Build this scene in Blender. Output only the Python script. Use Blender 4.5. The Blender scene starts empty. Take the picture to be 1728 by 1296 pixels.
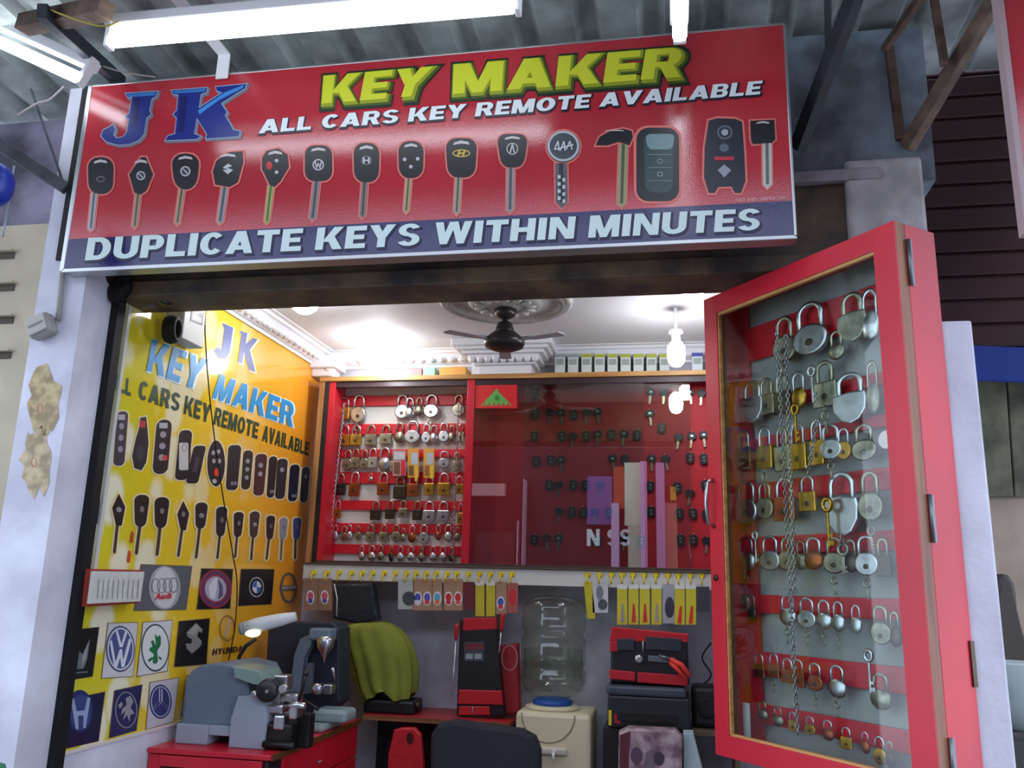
import bpy, bmesh, math, random
from mathutils import Vector, Matrix
random.seed(7)
scene = bpy.context.scene
COL = scene.collection
PI = math.pi

# ---------------------------------------------------------------- camera
FPX = 1442.55
YAW, PITCH, ROLL = map(math.radians, (10.862, 13.217, 1.555))
CAM = Vector((0, -2.5, 1.6))
FW = Vector((-math.sin(YAW)*math.cos(PITCH), math.cos(YAW)*math.cos(PITCH), math.sin(PITCH)))
_r = Vector((math.cos(YAW), math.sin(YAW), 0)); _u = _r.cross(FW)
RT = _r*math.cos(ROLL) + _u*math.sin(ROLL)
UP = -_r*math.sin(ROLL) + _u*math.cos(ROLL)
cam_data = bpy.data.cameras.new('camera')
cam = bpy.data.objects.new('camera', cam_data); COL.objects.link(cam)
cam_data.sensor_width = 36; cam_data.lens = FPX/1728*36; cam_data.clip_start = 0.02
cam.matrix_world = Matrix(((RT.x, UP.x, -FW.x, CAM.x), (RT.y, UP.y, -FW.y, CAM.y), (RT.z, UP.z, -FW.z, CAM.z), (0, 0, 0, 1)))
scene.camera = cam

# ---------------------------------------------------------------- world and exposure
world = bpy.data.worlds.new('world'); scene.world = world; world.use_nodes = True
bg = world.node_tree.nodes['Background']
bg.inputs[0].default_value = (0.72, 0.80, 1.0, 1); bg.inputs[1].default_value = 3.2
scene.view_settings.view_transform = 'Standard'; scene.view_settings.look = 'None'
scene.view_settings.gamma = 1.0; scene.view_settings.use_curve_mapping = False
scene.view_settings.exposure = 0.0
TUBE_POWER = 9.0
BULB_POWER = 66.0
DOME_POWER = 55.0

# ---------------------------------------------------------------- points on the real planes
def ray(px, py):
    return RT*((px-864)/FPX) - UP*((py-648)/FPX) + FW
def pY(px, py, Y):
    d = ray(px, py); return CAM + d*((Y-CAM.y)/d.y)
def pX(px, py, X):
    d = ray(px, py); return CAM + d*((X-CAM.x)/d.x)
def pZ(px, py, Z):
    d = ray(px, py); return CAM + d*((Z-CAM.z)/d.z)

# ---------------------------------------------------------------- materials
def lin(c):
    c /= 255.0
    return c/12.92 if c <= 0.04045 else ((c+0.055)/1.055)**2.4
def rgb(t):
    return (lin(t[0]), lin(t[1]), lin(t[2]), 1)
MATS = {}
def mat(name, color, rough=0.5, metal=0.0, spec=0.5, vary=0.0, vscale=12.0, bump=0.0, bscale=60.0, coat=0.0, color2=None, emit=0.0):
    if name in MATS: return MATS[name]
    m = bpy.data.materials.new(name); m.use_nodes = True
    nt = m.node_tree; b = nt.nodes['Principled BSDF']
    b.inputs['Base Color'].default_value = rgb(color)
    b.inputs['Roughness'].default_value = rough; b.inputs['Metallic'].default_value = metal
    b.inputs['Specular IOR Level'].default_value = spec
    b.inputs['Coat Weight'].default_value = coat
    if emit:
        b.inputs['Emission Color'].default_value = rgb(color); b.inputs['Emission Strength'].default_value = emit
    if vary or bump:
        tc = nt.nodes.new('ShaderNodeTexCoord')
    if vary:
        n = nt.nodes.new('ShaderNodeTexNoise'); n.inputs['Scale'].default_value = vscale
        n.inputs['Detail'].default_value = 6
        nt.links.new(tc.outputs['Object'], n.inputs['Vector'])
        r = nt.nodes.new('ShaderNodeValToRGB')
        r.color_ramp.elements[0].position = 0.38; r.color_ramp.elements[1].position = 0.66
        c2 = color2 or tuple(max(0, int(x*(1-vary))) for x in color)
        r.color_ramp.elements[0].color = rgb(c2); r.color_ramp.elements[1].color = rgb(color)
        nt.links.new(n.outputs['Fac'], r.inputs['Fac']); nt.links.new(r.outputs['Color'], b.inputs['Base Color'])
    if bump:
        n2 = nt.nodes.new('ShaderNodeTexNoise'); n2.inputs['Scale'].default_value = bscale
        nt.links.new(tc.outputs['Object'], n2.inputs['Vector'])
        bp = nt.nodes.new('ShaderNodeBump'); bp.inputs['Strength'].default_value = bump; bp.inputs['Distance'].default_value = 0.01
        nt.links.new(n2.outputs['Fac'], bp.inputs['Height']); nt.links.new(bp.outputs['Normal'], b.inputs['Normal'])
    MATS[name] = m
    return m
def flat(t, rough=0.35):
    return mat('print_%d_%d_%d' % t, t, rough)
def wood(name, c1, c2, rough=0.4, axis='X'):
    if name in MATS: return MATS[name]
    m = bpy.data.materials.new(name); m.use_nodes = True; nt = m.node_tree; b = nt.nodes['Principled BSDF']
    tc = nt.nodes.new('ShaderNodeTexCoord'); mp = nt.nodes.new('ShaderNodeMapping')
    mp.inputs['Scale'].default_value = (2, 30, 30) if axis == 'X' else (30, 30, 2)
    n = nt.nodes.new('ShaderNodeTexNoise'); n.inputs['Scale'].default_value = 1.5; n.inputs['Detail'].default_value = 5
    r = nt.nodes.new('ShaderNodeValToRGB'); r.color_ramp.elements[0].color = rgb(c2); r.color_ramp.elements[1].color = rgb(c1)
    r.color_ramp.elements[0].position = .35; r.color_ramp.elements[1].position = .65
    nt.links.new(tc.outputs['Object'], mp.inputs[0]); nt.links.new(mp.outputs[0], n.inputs['Vector'])
    nt.links.new(n.outputs['Fac'], r.inputs['Fac']); nt.links.new(r.outputs['Color'], b.inputs['Base Color'])
    b.inputs['Roughness'].default_value = rough
    MATS[name] = m; return m
def glass(name, tint=(255, 255, 255), ior=1.5, rough=0.0, base=0.0):
    if name in MATS: return MATS[name]
    m = bpy.data.materials.new(name); m.use_nodes = True; nt = m.node_tree
    nt.nodes.clear()
    o = nt.nodes.new('ShaderNodeOutputMaterial'); mx = nt.nodes.new('ShaderNodeMixShader')
    t = nt.nodes.new('ShaderNodeBsdfTransparent'); t.inputs[0].default_value = rgb(tint)
    g = nt.nodes.new('ShaderNodeBsdfGlossy'); g.inputs['Roughness'].default_value = rough
    ge = nt.nodes.new('ShaderNodeNewGeometry'); dt = nt.nodes.new('ShaderNodeVectorMath'); dt.operation = 'DOT_PRODUCT'
    nt.links.new(ge.outputs['Incoming'], dt.inputs[0]); nt.links.new(ge.outputs['Normal'], dt.inputs[1])
    def mth(op, a, b_=None):
        n = nt.nodes.new('ShaderNodeMath'); n.operation = op
        for i, v in enumerate((a, b_)):
            if v is None: continue
            if isinstance(v, (int, float)): n.inputs[i].default_value = v
            else: nt.links.new(v, n.inputs[i])
        return n.outputs[0]
    r0 = ((ior-1)/(ior+1))**2 + base
    c5 = mth('POWER', mth('SUBTRACT', 1.0, mth('ABSOLUTE', dt.outputs['Value'])), 5.0)
    nt.links.new(mth('MINIMUM', mth('ADD', mth('MULTIPLY', c5, 1-r0), r0), 1.0), mx.inputs[0])
    nt.links.new(t.outputs[0], mx.inputs[1]); nt.links.new(g.outputs[0], mx.inputs[2]); nt.links.new(mx.outputs[0], o.inputs[0])
    MATS[name] = m; return m
def lamp_mat(name, color, strength):
    m = bpy.data.materials.new(name); m.use_nodes = True; nt = m.node_tree; nt.nodes.clear()
    o = nt.nodes.new('ShaderNodeOutputMaterial'); e = nt.nodes.new('ShaderNodeEmission')
    e.inputs[0].default_value = rgb(color); e.inputs[1].default_value = strength
    nt.links.new(e.outputs[0], o.inputs[0]); MATS[name] = m; return m

M_silver = mat('polished_steel', (222, 225, 230), .28, 1, vary=.18, vscale=2.2)
M_nickel = mat('dull_nickel', (190, 186, 164), .34, 1, vary=.3, vscale=3)
M_brass = mat('brass', (226, 176, 74), .32, 1, vary=.2, vscale=3)
M_copper = mat('copper', (190, 104, 66), .36, 1, vary=.2, vscale=3)
M_dark = mat('dark_bronze', (92, 82, 70), .38, 1, vary=.2)
M_black = mat('black_plastic', (24, 25, 30), .42)
M_rubber = mat('black_rubber', (18, 18, 20), .7)
M_red = mat('red_laminate', (206, 30, 52), .34, vary=.07, vscale=3)
M_redrail = mat('red_slat', (214, 24, 44), .4)
M_white = mat('white_board', (226, 228, 222), .5, vary=.08, vscale=4)
M_whitepaint = mat('white_paint', (236, 238, 240), .6)
M_wood = wood('pine_trim', (206, 160, 96), (172, 122, 66))
M_woodv = wood('pine_trim_upright', (190, 138, 78), (146, 98, 54), axis='Z')
M_steelgrey = mat('grey_steel', (120, 126, 130), .4, .8)
M_alu = mat('aluminium', (190, 194, 196), .35, .9)
M_castgrey = mat('grey_enamel', (112, 128, 146), .38, vary=.06, vscale=6)
M_castlight = mat('light_grey_enamel', (150, 162, 176), .4)

# ---------------------------------------------------------------- mesh building
class MB:
    def __init__(s): s.bm = bmesh.new(); s.mi = 0
    def _set(s, faces, smooth=False):
        for f in faces: f.material_index = s.mi; f.smooth = smooth
    def box(s, c, size, rot=None, bevel=0.0, seg=2):
        r = bmesh.ops.create_cube(s.bm, size=1); vs = r['verts']
        for v in vs: v.co = Vector((v.co.x*size[0], v.co.y*size[1], v.co.z*size[2]))
        fs = list({f for v in vs for f in v.link_faces}); s._set(fs)
        if bevel:
            es = list({e for v in vs for e in v.link_edges})
            rr = bmesh.ops.bevel(s.bm, geom=es, offset=bevel, segments=seg, affect='EDGES', profile=.5)
            vs = list({v for f in rr['faces'] for v in f.verts} | {v for v in vs if v.is_valid})
            s._set(list({f for v in vs for f in v.link_faces}))
        m = Matrix.Translation(Vector(c)) @ (rot.to_4x4() if rot else Matrix())
        for v in vs: v.co = m @ v.co
        return s
    def span(s, a, b, bevel=0.0):
        a = Vector(a); b = Vector(b)
        return s.box((a+b)/2, [max(1e-4, abs(x)) for x in (b-a)], bevel=bevel)
    def ring_faces(s, rings, closed, smooth):
        n = len(rings[0]); fs = []
        for i in range(len(rings)-1):
            for j in range(n if closed else n-1):
                k = (j+1) % n
                try: fs.append(s.bm.faces.new((rings[i][j], rings[i][k], rings[i+1][k], rings[i+1][j])))
                except ValueError: pass
        s._set(fs, smooth)
    def tube(s, pts, r, n=8, cap=True, smooth=True, closed=False):
        pts = [Vector(p) for p in pts]; rings = []
        rs = r if isinstance(r, (list, tuple)) else [r]*len(pts)
        ref = None
        for i, p in enumerate(pts):
            if closed: t = pts[(i+1) % len(pts)] - pts[i-1]
            else: t = pts[min(i+1, len(pts)-1)] - pts[max(i-1, 0)]
            t.normalize()
            if ref is None:
                ref = Vector((0, 0, 1)) if abs(t.z) < .9 else Vector((1, 0, 0))
            a = (ref - t*ref.dot(t)); a.normalize(); b = t.cross(a); ref = a
            rings.append([s.bm.verts.new(p + a*rs[i]*math.cos(2*PI*k/n) + b*rs[i]*math.sin(2*PI*k/n)) for k in range(n)])
        if closed: rings.append(rings[0])
        s.ring_faces(rings, True, smooth)
        if cap and not closed:
            f1 = s.bm.faces.new(rings[0][::-1]); f2 = s.bm.faces.new(rings[-1]); s._set([f1, f2])
        return s
    def cyl(s, p0, p1, r, r1=None, n=20):
        return s.tube([p0, p1], [r, r if r1 is None else r1], n)
    def lathe(s, prof, c, axis=(0, 0, 1), n=24, cap=True):
        ax = Vector(axis).normalized(); ref = Vector((1, 0, 0)) if abs(ax.x) < .9 else Vector((0, 1, 0))
        a = (ref-ax*ref.dot(ax)).normalized(); b = ax.cross(a); c = Vector(c); rings = []
        for (r, h) in prof:
            r = max(r, 1e-4)
            rings.append([s.bm.verts.new(c+ax*h+a*r*math.cos(2*PI*k/n)+b*r*math.sin(2*PI*k/n)) for k in range(n)])
        s.ring_faces(rings, True, True)
        if cap:
            s._set([s.bm.faces.new(rings[0][::-1]), s.bm.faces.new(rings[-1])])
        return s
    def prism(s, poly, fr, d0, d1, bevel=0.0):
        """poly of (u,v); fr=(origin,U,V,N)"""
        O, U, V, N = [Vector(x) for x in fr]
        lo = [s.bm.verts.new(O+U*u+V*v+N*d0) for u, v in poly]; hi = [s.bm.verts.new(O+U*u+V*v+N*d1) for u, v in poly]
        fs = [s.bm.faces.new(lo[::-1]), s.bm.faces.new(hi)]
        n = len(poly)
        for i in range(n): fs.append(s.bm.faces.new((lo[i], lo[(i+1) % n], hi[(i+1) % n], hi[i])))
        s._set(fs)
        if bevel:
            es = [e for e in {e for f in fs[:2] for e in f.edges}]
            rr = bmesh.ops.bevel(s.bm, geom=es, offset=bevel, segments=2, affect='EDGES', profile=.5)
            s._set(rr['faces'])
        return s
    def poly(s, pts):
        f = s.bm.faces.new([s.bm.verts.new(Vector(p)) for p in pts]); s._set([f]); return s
    def sphere(s, c, r, sc=(1, 1, 1), n=16):
        rr = bmesh.ops.create_uvsphere(s.bm, u_segments=n, v_segments=max(6, n//2), radius=r)
        for v in rr['verts']: v.co = Vector(c)+Vector((v.co.x*sc[0], v.co.y*sc[1], v.co.z*sc[2]))
        s._set(list({f for v in rr['verts'] for f in v.link_faces}), True); return s
    def torus(s, c, R, r, axis=(0, 1, 0), n=20, k=8, arc=2*PI, start=0):
        ax = Vector(axis).normalized(); ref = Vector((1, 0, 0)) if abs(ax.x) < .9 else Vector((0, 0, 1))
        a = (ref-ax*ref.dot(ax)).normalized(); b = ax.cross(a)
        full = arc > 6.28
        pts = [Vector(c)+a*R*math.cos(start+arc*i/n)+b*R*math.sin(start+arc*i/n) for i in range(n if full else n+1)]
        return s.tube(pts, r, k, closed=full)
    def mesh(s, name, mats):
        bmesh.ops.recalc_face_normals(s.bm, faces=s.bm.faces[:])
        me = bpy.data.meshes.new(name); s.bm.to_mesh(me); s.bm.free()
        for m in (mats if isinstance(mats, (list, tuple)) else [mats]): me.materials.append(m)
        return me
def world_loc(o):
    v = Vector((0, 0, 0))
    while o: v = v + o.location; o = o.parent
    return v
def link(name, me, parent=None):
    o = bpy.data.objects.new(name, me); COL.objects.link(o)
    if parent: o.parent = parent
    return o
def part(name, mb, mats, parent, label=None, stuff=False):
    """mesh given in world coordinates (parents are unrotated)"""
    me = mb.mesh(name, mats); me.transform(Matrix.Translation(-world_loc(parent)))
    o = link(name, me, parent)
    if label: o['label'] = label
    if stuff: o['kind'] = 'stuff'
    return o
def solo(name, mb, mats, label=None, cat=None, group=None, kind=None):
    me = mb.mesh(name, mats)
    xs = [v.co for v in me.vertices]
    lo = Vector((min(v.x for v in xs), min(v.y for v in xs), min(v.z for v in xs)))
    hi = Vector((max(v.x for v in xs), max(v.y for v in xs), max(v.z for v in xs)))
    c = Vector(((lo.x+hi.x)/2, (lo.y+hi.y)/2, lo.z))
    me.transform(Matrix.Translation(-c)); o = link(name, me); o.location = c
    tag(o, label, cat, group, kind); return o
def tag(o, label=None, cat=None, group=None, kind=None):
    if label: o['label'] = label
    if cat: o['category'] = cat
    if group: o['group'] = group
    if kind: o['kind'] = kind
def thing(name, label, cat, loc=(0, 0, 0), group=None, rotz=0):
    o = bpy.data.objects.new(name, None); COL.objects.link(o); o.location = loc; o.rotation_euler = (0, 0, rotz)
    o.empty_display_size = .05
    tag(o, label, cat, group); return o
def struct(name, mb, mats, parent=None):
    if parent: return part(name, mb, mats, parent)
    o = solo(name, mb, mats); o['kind'] = 'structure'; return o
def copy_tree(o, parent=None):
    c = o.copy(); COL.objects.link(c)
    if parent: c.parent = parent
    for ch in [x for x in o.children]: copy_tree(ch, c)
    return c

# flat print on a plane: fr maps photo-free plane coordinates to space
class Flat:
    """flat printed shapes in a plane, each layer a hair prouder than the one below"""
    def __init__(s, to3d, normal): s.P = to3d; s.N = Vector(normal); s.bm = bmesh.new(); s.mats = []; s.h = .0008
    def _m(s, color):
        m = color if isinstance(color, bpy.types.Material) else flat(color)
        if m not in s.mats: s.mats.append(m)
        return s.mats.index(m)
    def face(s, pts2, color, lift=0):
        i = s._m(color); s.h += .00006
        vs = [s.bm.verts.new(s.P(*p)+s.N*(s.h+lift)) for p in pts2]
        f = s.bm.faces.new(vs); f.normal_update()
        if f.normal.dot(s.N) < 0: f.normal_flip()
        f.material_index = i
    def up(s, d=.0005): s.h += d; return s
    def ell(s, cx, cy, rx, ry, color, n=28, a0=0, a1=2*PI, rot=0):
        pts = []
        for k in range(n):
            a = a0+(a1-a0)*k/(n if a1-a0 > 6.28 else n-1)
            x, y = rx*math.cos(a), ry*math.sin(a)
            pts.append((cx+x*math.cos(rot)-y*math.sin(rot), cy+x*math.sin(rot)+y*math.cos(rot)))
        s.face(pts, color); return s
    def rect(s, cx, cy, w, h, color, r=0.0, rot=0):
        pts = []
        if r <= 0: pts = [(-w/2, -h/2), (w/2, -h/2), (w/2, h/2), (-w/2, h/2)]
        else:
            for (sx, sy, a) in ((1, -1, -90), (1, 1, 0), (-1, 1, 90), (-1, -1, 180)):
                for k in range(5):
                    t = math.radians(a+k*22.5); pts.append((sx*(w/2-r)+r*math.cos(t), sy*(h/2-r)+r*math.sin(t)))
        c, q = math.cos(rot), math.sin(rot)
        s.face([(cx+x*c-y*q, cy+x*q+y*c) for x, y in pts], color); return s
    def ring(s, cx, cy, rx, ry, th, color, n=32):
        i = s._m(color); o = []; q = []
        for k in range(n):
            a = 2*PI*k/n
            o.append(s.bm.verts.new(s.P(cx+rx*math.cos(a), cy+ry*math.sin(a))+s.N*s.h))
            q.append(s.bm.verts.new(s.P(cx+(rx-th)*math.cos(a), cy+(ry-th)*math.sin(a))+s.N*s.h))
        for k in range(n):
            j = (k+1) % n; f = s.bm.faces.new((o[k], o[j], q[j], q[k])); f.normal_update()
            if f.normal.dot(s.N) < 0: f.normal_flip()
            f.material_index = i
        return s
    def text(s, word, quad, color, bold=.03, shear=0.0):
        """quad: four corners bottom-left, bottom-right, top-right, top-left in plane coordinates"""
        vs, fs = text_shape(word, bold); i = s._m(color)
        bl, br, tr, tl = quad
        nv = []; hh = [0]*len(vs)
        for q, f in enumerate(fs):
            for k in f: hh[k] = (q % 5)*.00012
        s.h += .0005
        for ix, (x, y) in enumerate(vs):
            x = x + shear*(y-.5)
            u = (bl[0]*(1-x)+br[0]*x)*(1-y)+(tl[0]*(1-x)+tr[0]*x)*y
            v = (bl[1]*(1-x)+br[1]*x)*(1-y)+(tl[1]*(1-x)+tr[1]*x)*y
            nv.append(s.bm.verts.new(s.P(u, v)+s.N*(s.h+hh[ix])))
        for f in fs:
            try: g = s.bm.faces.new([nv[k] for k in f])
            except ValueError: continue
            g.normal_update()
            if g.normal.dot(s.N) < 0: g.normal_flip()
            g.material_index = i
        return s
    def build(s, name, parent, label=None):
        me = bpy.data.meshes.new(name); s.bm.to_mesh(me); s.bm.free()
        for m in s.mats: me.materials.append(m)
        me.transform(Matrix.Translation(-world_loc(parent)))
        o = link(name, me, parent)
        if label: o['label'] = label
        return o
_TXT = {}
def arc_poly(cx, cy, rx, ry, tx, ty, a0, a1, n=12):
    o = [(cx+rx*math.cos(math.radians(a0+(a1-a0)*i/n)), cy+ry*math.sin(math.radians(a0+(a1-a0)*i/n))) for i in range(n+1)]
    q = [(cx+(rx-tx)*math.cos(math.radians(a0+(a1-a0)*i/n)), cy+(ry-ty)*math.sin(math.radians(a0+(a1-a0)*i/n))) for i in range(n+1)]
    return o+q[::-1]
def bx_(x0, y0, x1, y1): return [(x0, y0), (x1, y0), (x1, y1), (x0, y1)]
S_, B_W = .29, .21
GLYPH = {
 'A': (1.0, [[(0, 0), (.30, 0), (.66, 1), (.33, 1)], [(.70, 0), (1.0, 0), (.67, 1), (.34, 1)], bx_(.24, .17, .76, .36)]),
 'B': (.86, [bx_(0, 0, S_, 1), bx_(.2, .8, .55, 1), bx_(.2, .42, .55, .6), bx_(.2, 0, .57, .2), arc_poly(.54, .735, .29, .265, .27, .12, -90, 90), arc_poly(.56, .28, .30, .28, .28, .13, -90, 90)]),
 'C': (.86, [arc_poly(.45, .5, .45, .5, .30, .2, 42, 318, 20)]),
 'D': (.90, [bx_(0, 0, S_, 1), bx_(.2, .8, .45, 1), bx_(.2, 0, .45, .2), arc_poly(.43, .5, .47, .5, .30, .2, -90, 90, 16)]),
 'E': (.74, [bx_(0, 0, S_, 1), bx_(.2, .79, .74, 1), bx_(.2, .4, .68, .6), bx_(.2, 0, .74, .21)]),
 'F': (.70, [bx_(0, 0, S_, 1), bx_(.2, .79, .70, 1), bx_(.2, .38, .64, .59)]),
 'G': (.90, [arc_poly(.45, .5, .45, .5, .30, .2, 42, 340, 20), bx_(.48, .3, .88, .48)]),
 'H': (.90, [bx_(0, 0, S_, 1), bx_(.61, 0, .9, 1), bx_(.2, .4, .7, .61)]),
 'I': (.30, [bx_(0, 0, .30, 1)]),
 'J': (.70, [bx_(.4, .3, .70, 1), arc_poly(.35, .32, .35, .32, .3, .2, 180, 360)]),
 'K': (.98, [bx_(0, 0, S_, 1), [(.24, .36), (.62, 1), (.97, 1), (.50, .34)], [(.36, .56), (.64, 0), (.99, 0), (.60, .70)]]),
 'L': (.72, [bx_(0, 0, S_, 1), bx_(.2, 0, .72, .22)]),
 'M': (1.12, [bx_(0, 0, .27, 1), bx_(.85, 0, 1.12, 1), [(.06, 1), (.36, 1), (.68, 0), (.44, 0)], [(1.06, 1), (.76, 1), (.44, 0), (.68, 0)]]),
 'N': (.94, [bx_(0, 0, .27, 1), bx_(.67, 0, .94, 1), [(.02, 1), (.32, 1), (.92, 0), (.62, 0)]]),
 'O': (.96, [arc_poly(.48, .5, .48, .5, .31, .2, 0, 180, 16), arc_poly(.48, .5, .48, .5, .31, .2, 180, 360, 16)]),
 'P': (.82, [bx_(0, 0, S_, 1), bx_(.2, .8, .52, 1), bx_(.2, .35, .52, .53), arc_poly(.50, .675, .32, .325, .29, .15, -90, 90)]),
 'R': (.90, [bx_(0, 0, S_, 1), bx_(.2, .8, .54, 1), bx_(.2, .38, .54, .56), arc_poly(.53, .69, .32, .31, .29, .13, -90, 90), [(.36, .46), (.58, 0), (.91, 0), (.66, .50)]]),
 'S': (.82, [arc_poly(.41, .715, .40, .285, .28, .17, 20, 270, 16), arc_poly(.41, .285, .41, .285, .29, .17, -160, 90, 16)]),
 'T': (.82, [bx_(.265, 0, .555, 1), bx_(0, .78, .82, 1)]),
 'U': (.90, [bx_(0, .3, S_, 1), bx_(.61, .3, .90, 1), arc_poly(.45, .34, .45, .34, .30, .2, 180, 360, 16)]),
 'V': (1.0, [[(0, 1), (.33, 1), (.64, 0), (.36, 0)], [(1.0, 1), (.67, 1), (.36, 0), (.64, 0)]]),
 'W': (1.36, [[(0, 1), (.29, 1), (.50, 0), (.24, 0)], [(.52, 1), (.78, 1), (.50, 0), (.26, 0)], [(.58, 1), (.84, 1), (1.10, 0), (.86, 0)], [(1.36, 1), (1.07, 1), (.86, 0), (1.12, 0)]]),
 'Y': (.96, [bx_(.335, 0, .625, .5), [(0, 1), (.34, 1), (.62, .40), (.36, .36)], [(.96, 1), (.62, 1), (.34, .40), (.60, .36)]]),
}
def text_shape(word, bold):
    key = (word, round(bold, 4))
    if key in _TXT: return _TXT[key]
    if all(c in GLYPH or c == ' ' for c in word):
        x = 0; polys = []
        for c in word:
            if c == ' ': x += .42; continue
            w, ps = GLYPH[c]
            for p in ps:
                p = [(a+x, b) for a, b in p]
                if bold > .055: p = grow(p, (bold-.05)*1.3)
                polys.append(p)
            x += w+.11
        x -= .11; vs = []; fs = []
        for p in polys:
            fs.append(tuple(range(len(vs), len(vs)+len(p)))); vs += [(a/x, b) for a, b in p]
        _TXT[key] = (vs, fs); return vs, fs
    cu = bpy.data.curves.new('lettering', 'FONT'); cu.body = word; cu.offset = bold; cu.space_character = 1.0+bold*1.6
    cu.resolution_u = 4
    ob = bpy.data.objects.new('lettering', cu); COL.objects.link(ob)
    dg = bpy.context.evaluated_depsgraph_get()
    me = bpy.data.meshes.new_from_object(ob.evaluated_get(dg))
    xs = [v.co.x for v in me.vertices]; ys = [v.co.y for v in me.vertices]
    x0, x1, y0, y1 = min(xs), max(xs), min(ys), max(ys)
    vs = [((v.co.x-x0)/(x1-x0), (v.co.y-y0)/(y1-y0)) for v in me.vertices]
    fs = [tuple(p.vertices) for p in me.polygons]
    bpy.data.objects.remove(ob); bpy.data.curves.remove(cu); bpy.data.meshes.remove(me)
    _TXT[key] = (vs, fs); return vs, fs
def grow(poly, d):
    """offset a 2D outline outwards"""
    n = len(poly); ar = sum(poly[i][0]*poly[(i+1) % n][1]-poly[(i+1) % n][0]*poly[i][1] for i in range(n))
    sg = 1 if ar > 0 else -1; out = []
    for i in range(n):
        a, b, c = poly[i-1], poly[i], poly[(i+1) % n]
        e1 = Vector((b[0]-a[0], b[1]-a[1])).normalized(); e2 = Vector((c[0]-b[0], c[1]-b[1])).normalized()
        n1 = Vector((e1.y, -e1.x))*sg; n2 = Vector((e2.y, -e2.x))*sg
        m = n1+n2
        if m.length < .2: m = n1
        m.normalize(); k = d/max(.45, m.dot(n1)); out.append((b[0]+m.x*k, b[1]+m.y*k))
    return out
ORD = ['zeroth', 'first', 'second', 'third', 'fourth', 'fifth', 'sixth', 'seventh', 'eighth', 'ninth', 'tenth', 'eleventh', 'twelfth', 'thirteenth', 'fourteenth', 'fifteenth', 'sixteenth', 'seventeenth', 'eighteenth', 'nineteenth', 'twentieth']

# ================================================================ STRUCTURE
XL, YB, ZC, ZF = -1.869, 1.72, 2.78, 0.22
M_plaster = mat('lavender_plaster', (206, 208, 222), .75, vary=.16, vscale=5, bump=.25, bscale=30)
M_pillar = mat('limewashed_plaster', (222, 224, 236), .8, vary=.13, vscale=4, bump=.3, bscale=25)
M_ceiling = mat('ceiling_paint', (226, 227, 230), .7)
M_floor = mat('floor_tile', (120, 116, 112), .4, vary=.2, vscale=3)
M_lintel = mat('soot_brown_paint', (116, 98, 74), .6, vary=.5, vscale=6, color2=(56, 52, 52))
M_greywall = mat('mouldy_blue_paint', (150, 168, 180), .8, vary=.3, vscale=7, color2=(104, 112, 120))
M_cream = mat('cream_paint', (196, 186, 160), .7, vary=.12, vscale=3)
M_maroon = mat('maroon_shutter_paint', (62, 34, 36), .5, vary=.3, vscale=3)
M_roof = mat('weathered_zinc_sheet', (196, 206, 202), .5, .1, vary=.35, vscale=5)
M_iron = mat('painted_angle_iron', (78, 84, 92), .55, .3, vary=.3, vscale=10)
M_rustiron = mat('rusty_angle_iron', (126, 104, 88), .65, .2, vary=.35, vscale=14)
M_concrete = mat('street_concrete', (112, 110, 106), .85, vary=.25, vscale=2)

struct('floor', MB().span((XL, -.17, 0), (1.0, YB, ZF)), M_floor)
struct('floor_street', MB().span((-6, -8, -.1), (6, -.17, 0)), M_concrete)
struct('wall_left', MB().span((-2.04, -.17, 0), (XL, YB+.15, 3.24)), M_pillar)
struct('wall_back', MB().span((XL, YB, ZF), (1.0, YB+.15, 3.0)), M_plaster)
struct('wall_neighbour_back', MB().span((.76, .62, 0), (3.4, .70, 3.4)), mat('dark_neighbour_wall', (52, 46, 44), .8))
struct('wall_right', MB().span((1.0, .70, 0), (1.12, YB+.15, 3.0)), M_plaster)
struct('ceiling', MB().span((XL, .16, ZC), (.70, .70, ZC+.1)).span((XL, .70, ZC), (1.0, YB, ZC+.1)), M_ceiling)
# shutter lintel above the opening: a dark upper face over a slightly proud bottom bar
lt = MB(); lt.span((XL, 0, 2.575), (.62, .16, 2.80)); lt.span((XL, -.025, 2.522), (.62, .16, 2.575), .004)
struct('trim_1', lt, M_lintel)
struct('wall_front', MB().span((XL, .01, 2.80), (.78, .16, 3.32)), M_greywall)
struct('trim_2', MB().span((.30, -.03, 2.80), (.62, .01, 2.835), .004), mat('pale_ledge', (176, 170, 178), .8, vary=.2))
# right pillar (thin wall end carrying the glazed box) and stub column above it
p1 = pY(1578, 500, -.3); p2 = pY(1640, 540, -.3)
rp = MB().span((.655, -.3, 0), (p2.x, .70, p2.z), .006)
struct('pillar_right', rp, M_pillar)
a = pY(1424, 300, 0); b = pY(1552, 262, 0)
stub = MB(); stub.span((a.x, -.02, 2.60), (b.x, .18, b.z-.01), .012)
struct('pillar_upper', stub, mat('mouldy_white_plaster', (206, 206, 212), .85, vary=.3, vscale=9, color2=(168, 168, 166)))
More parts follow.
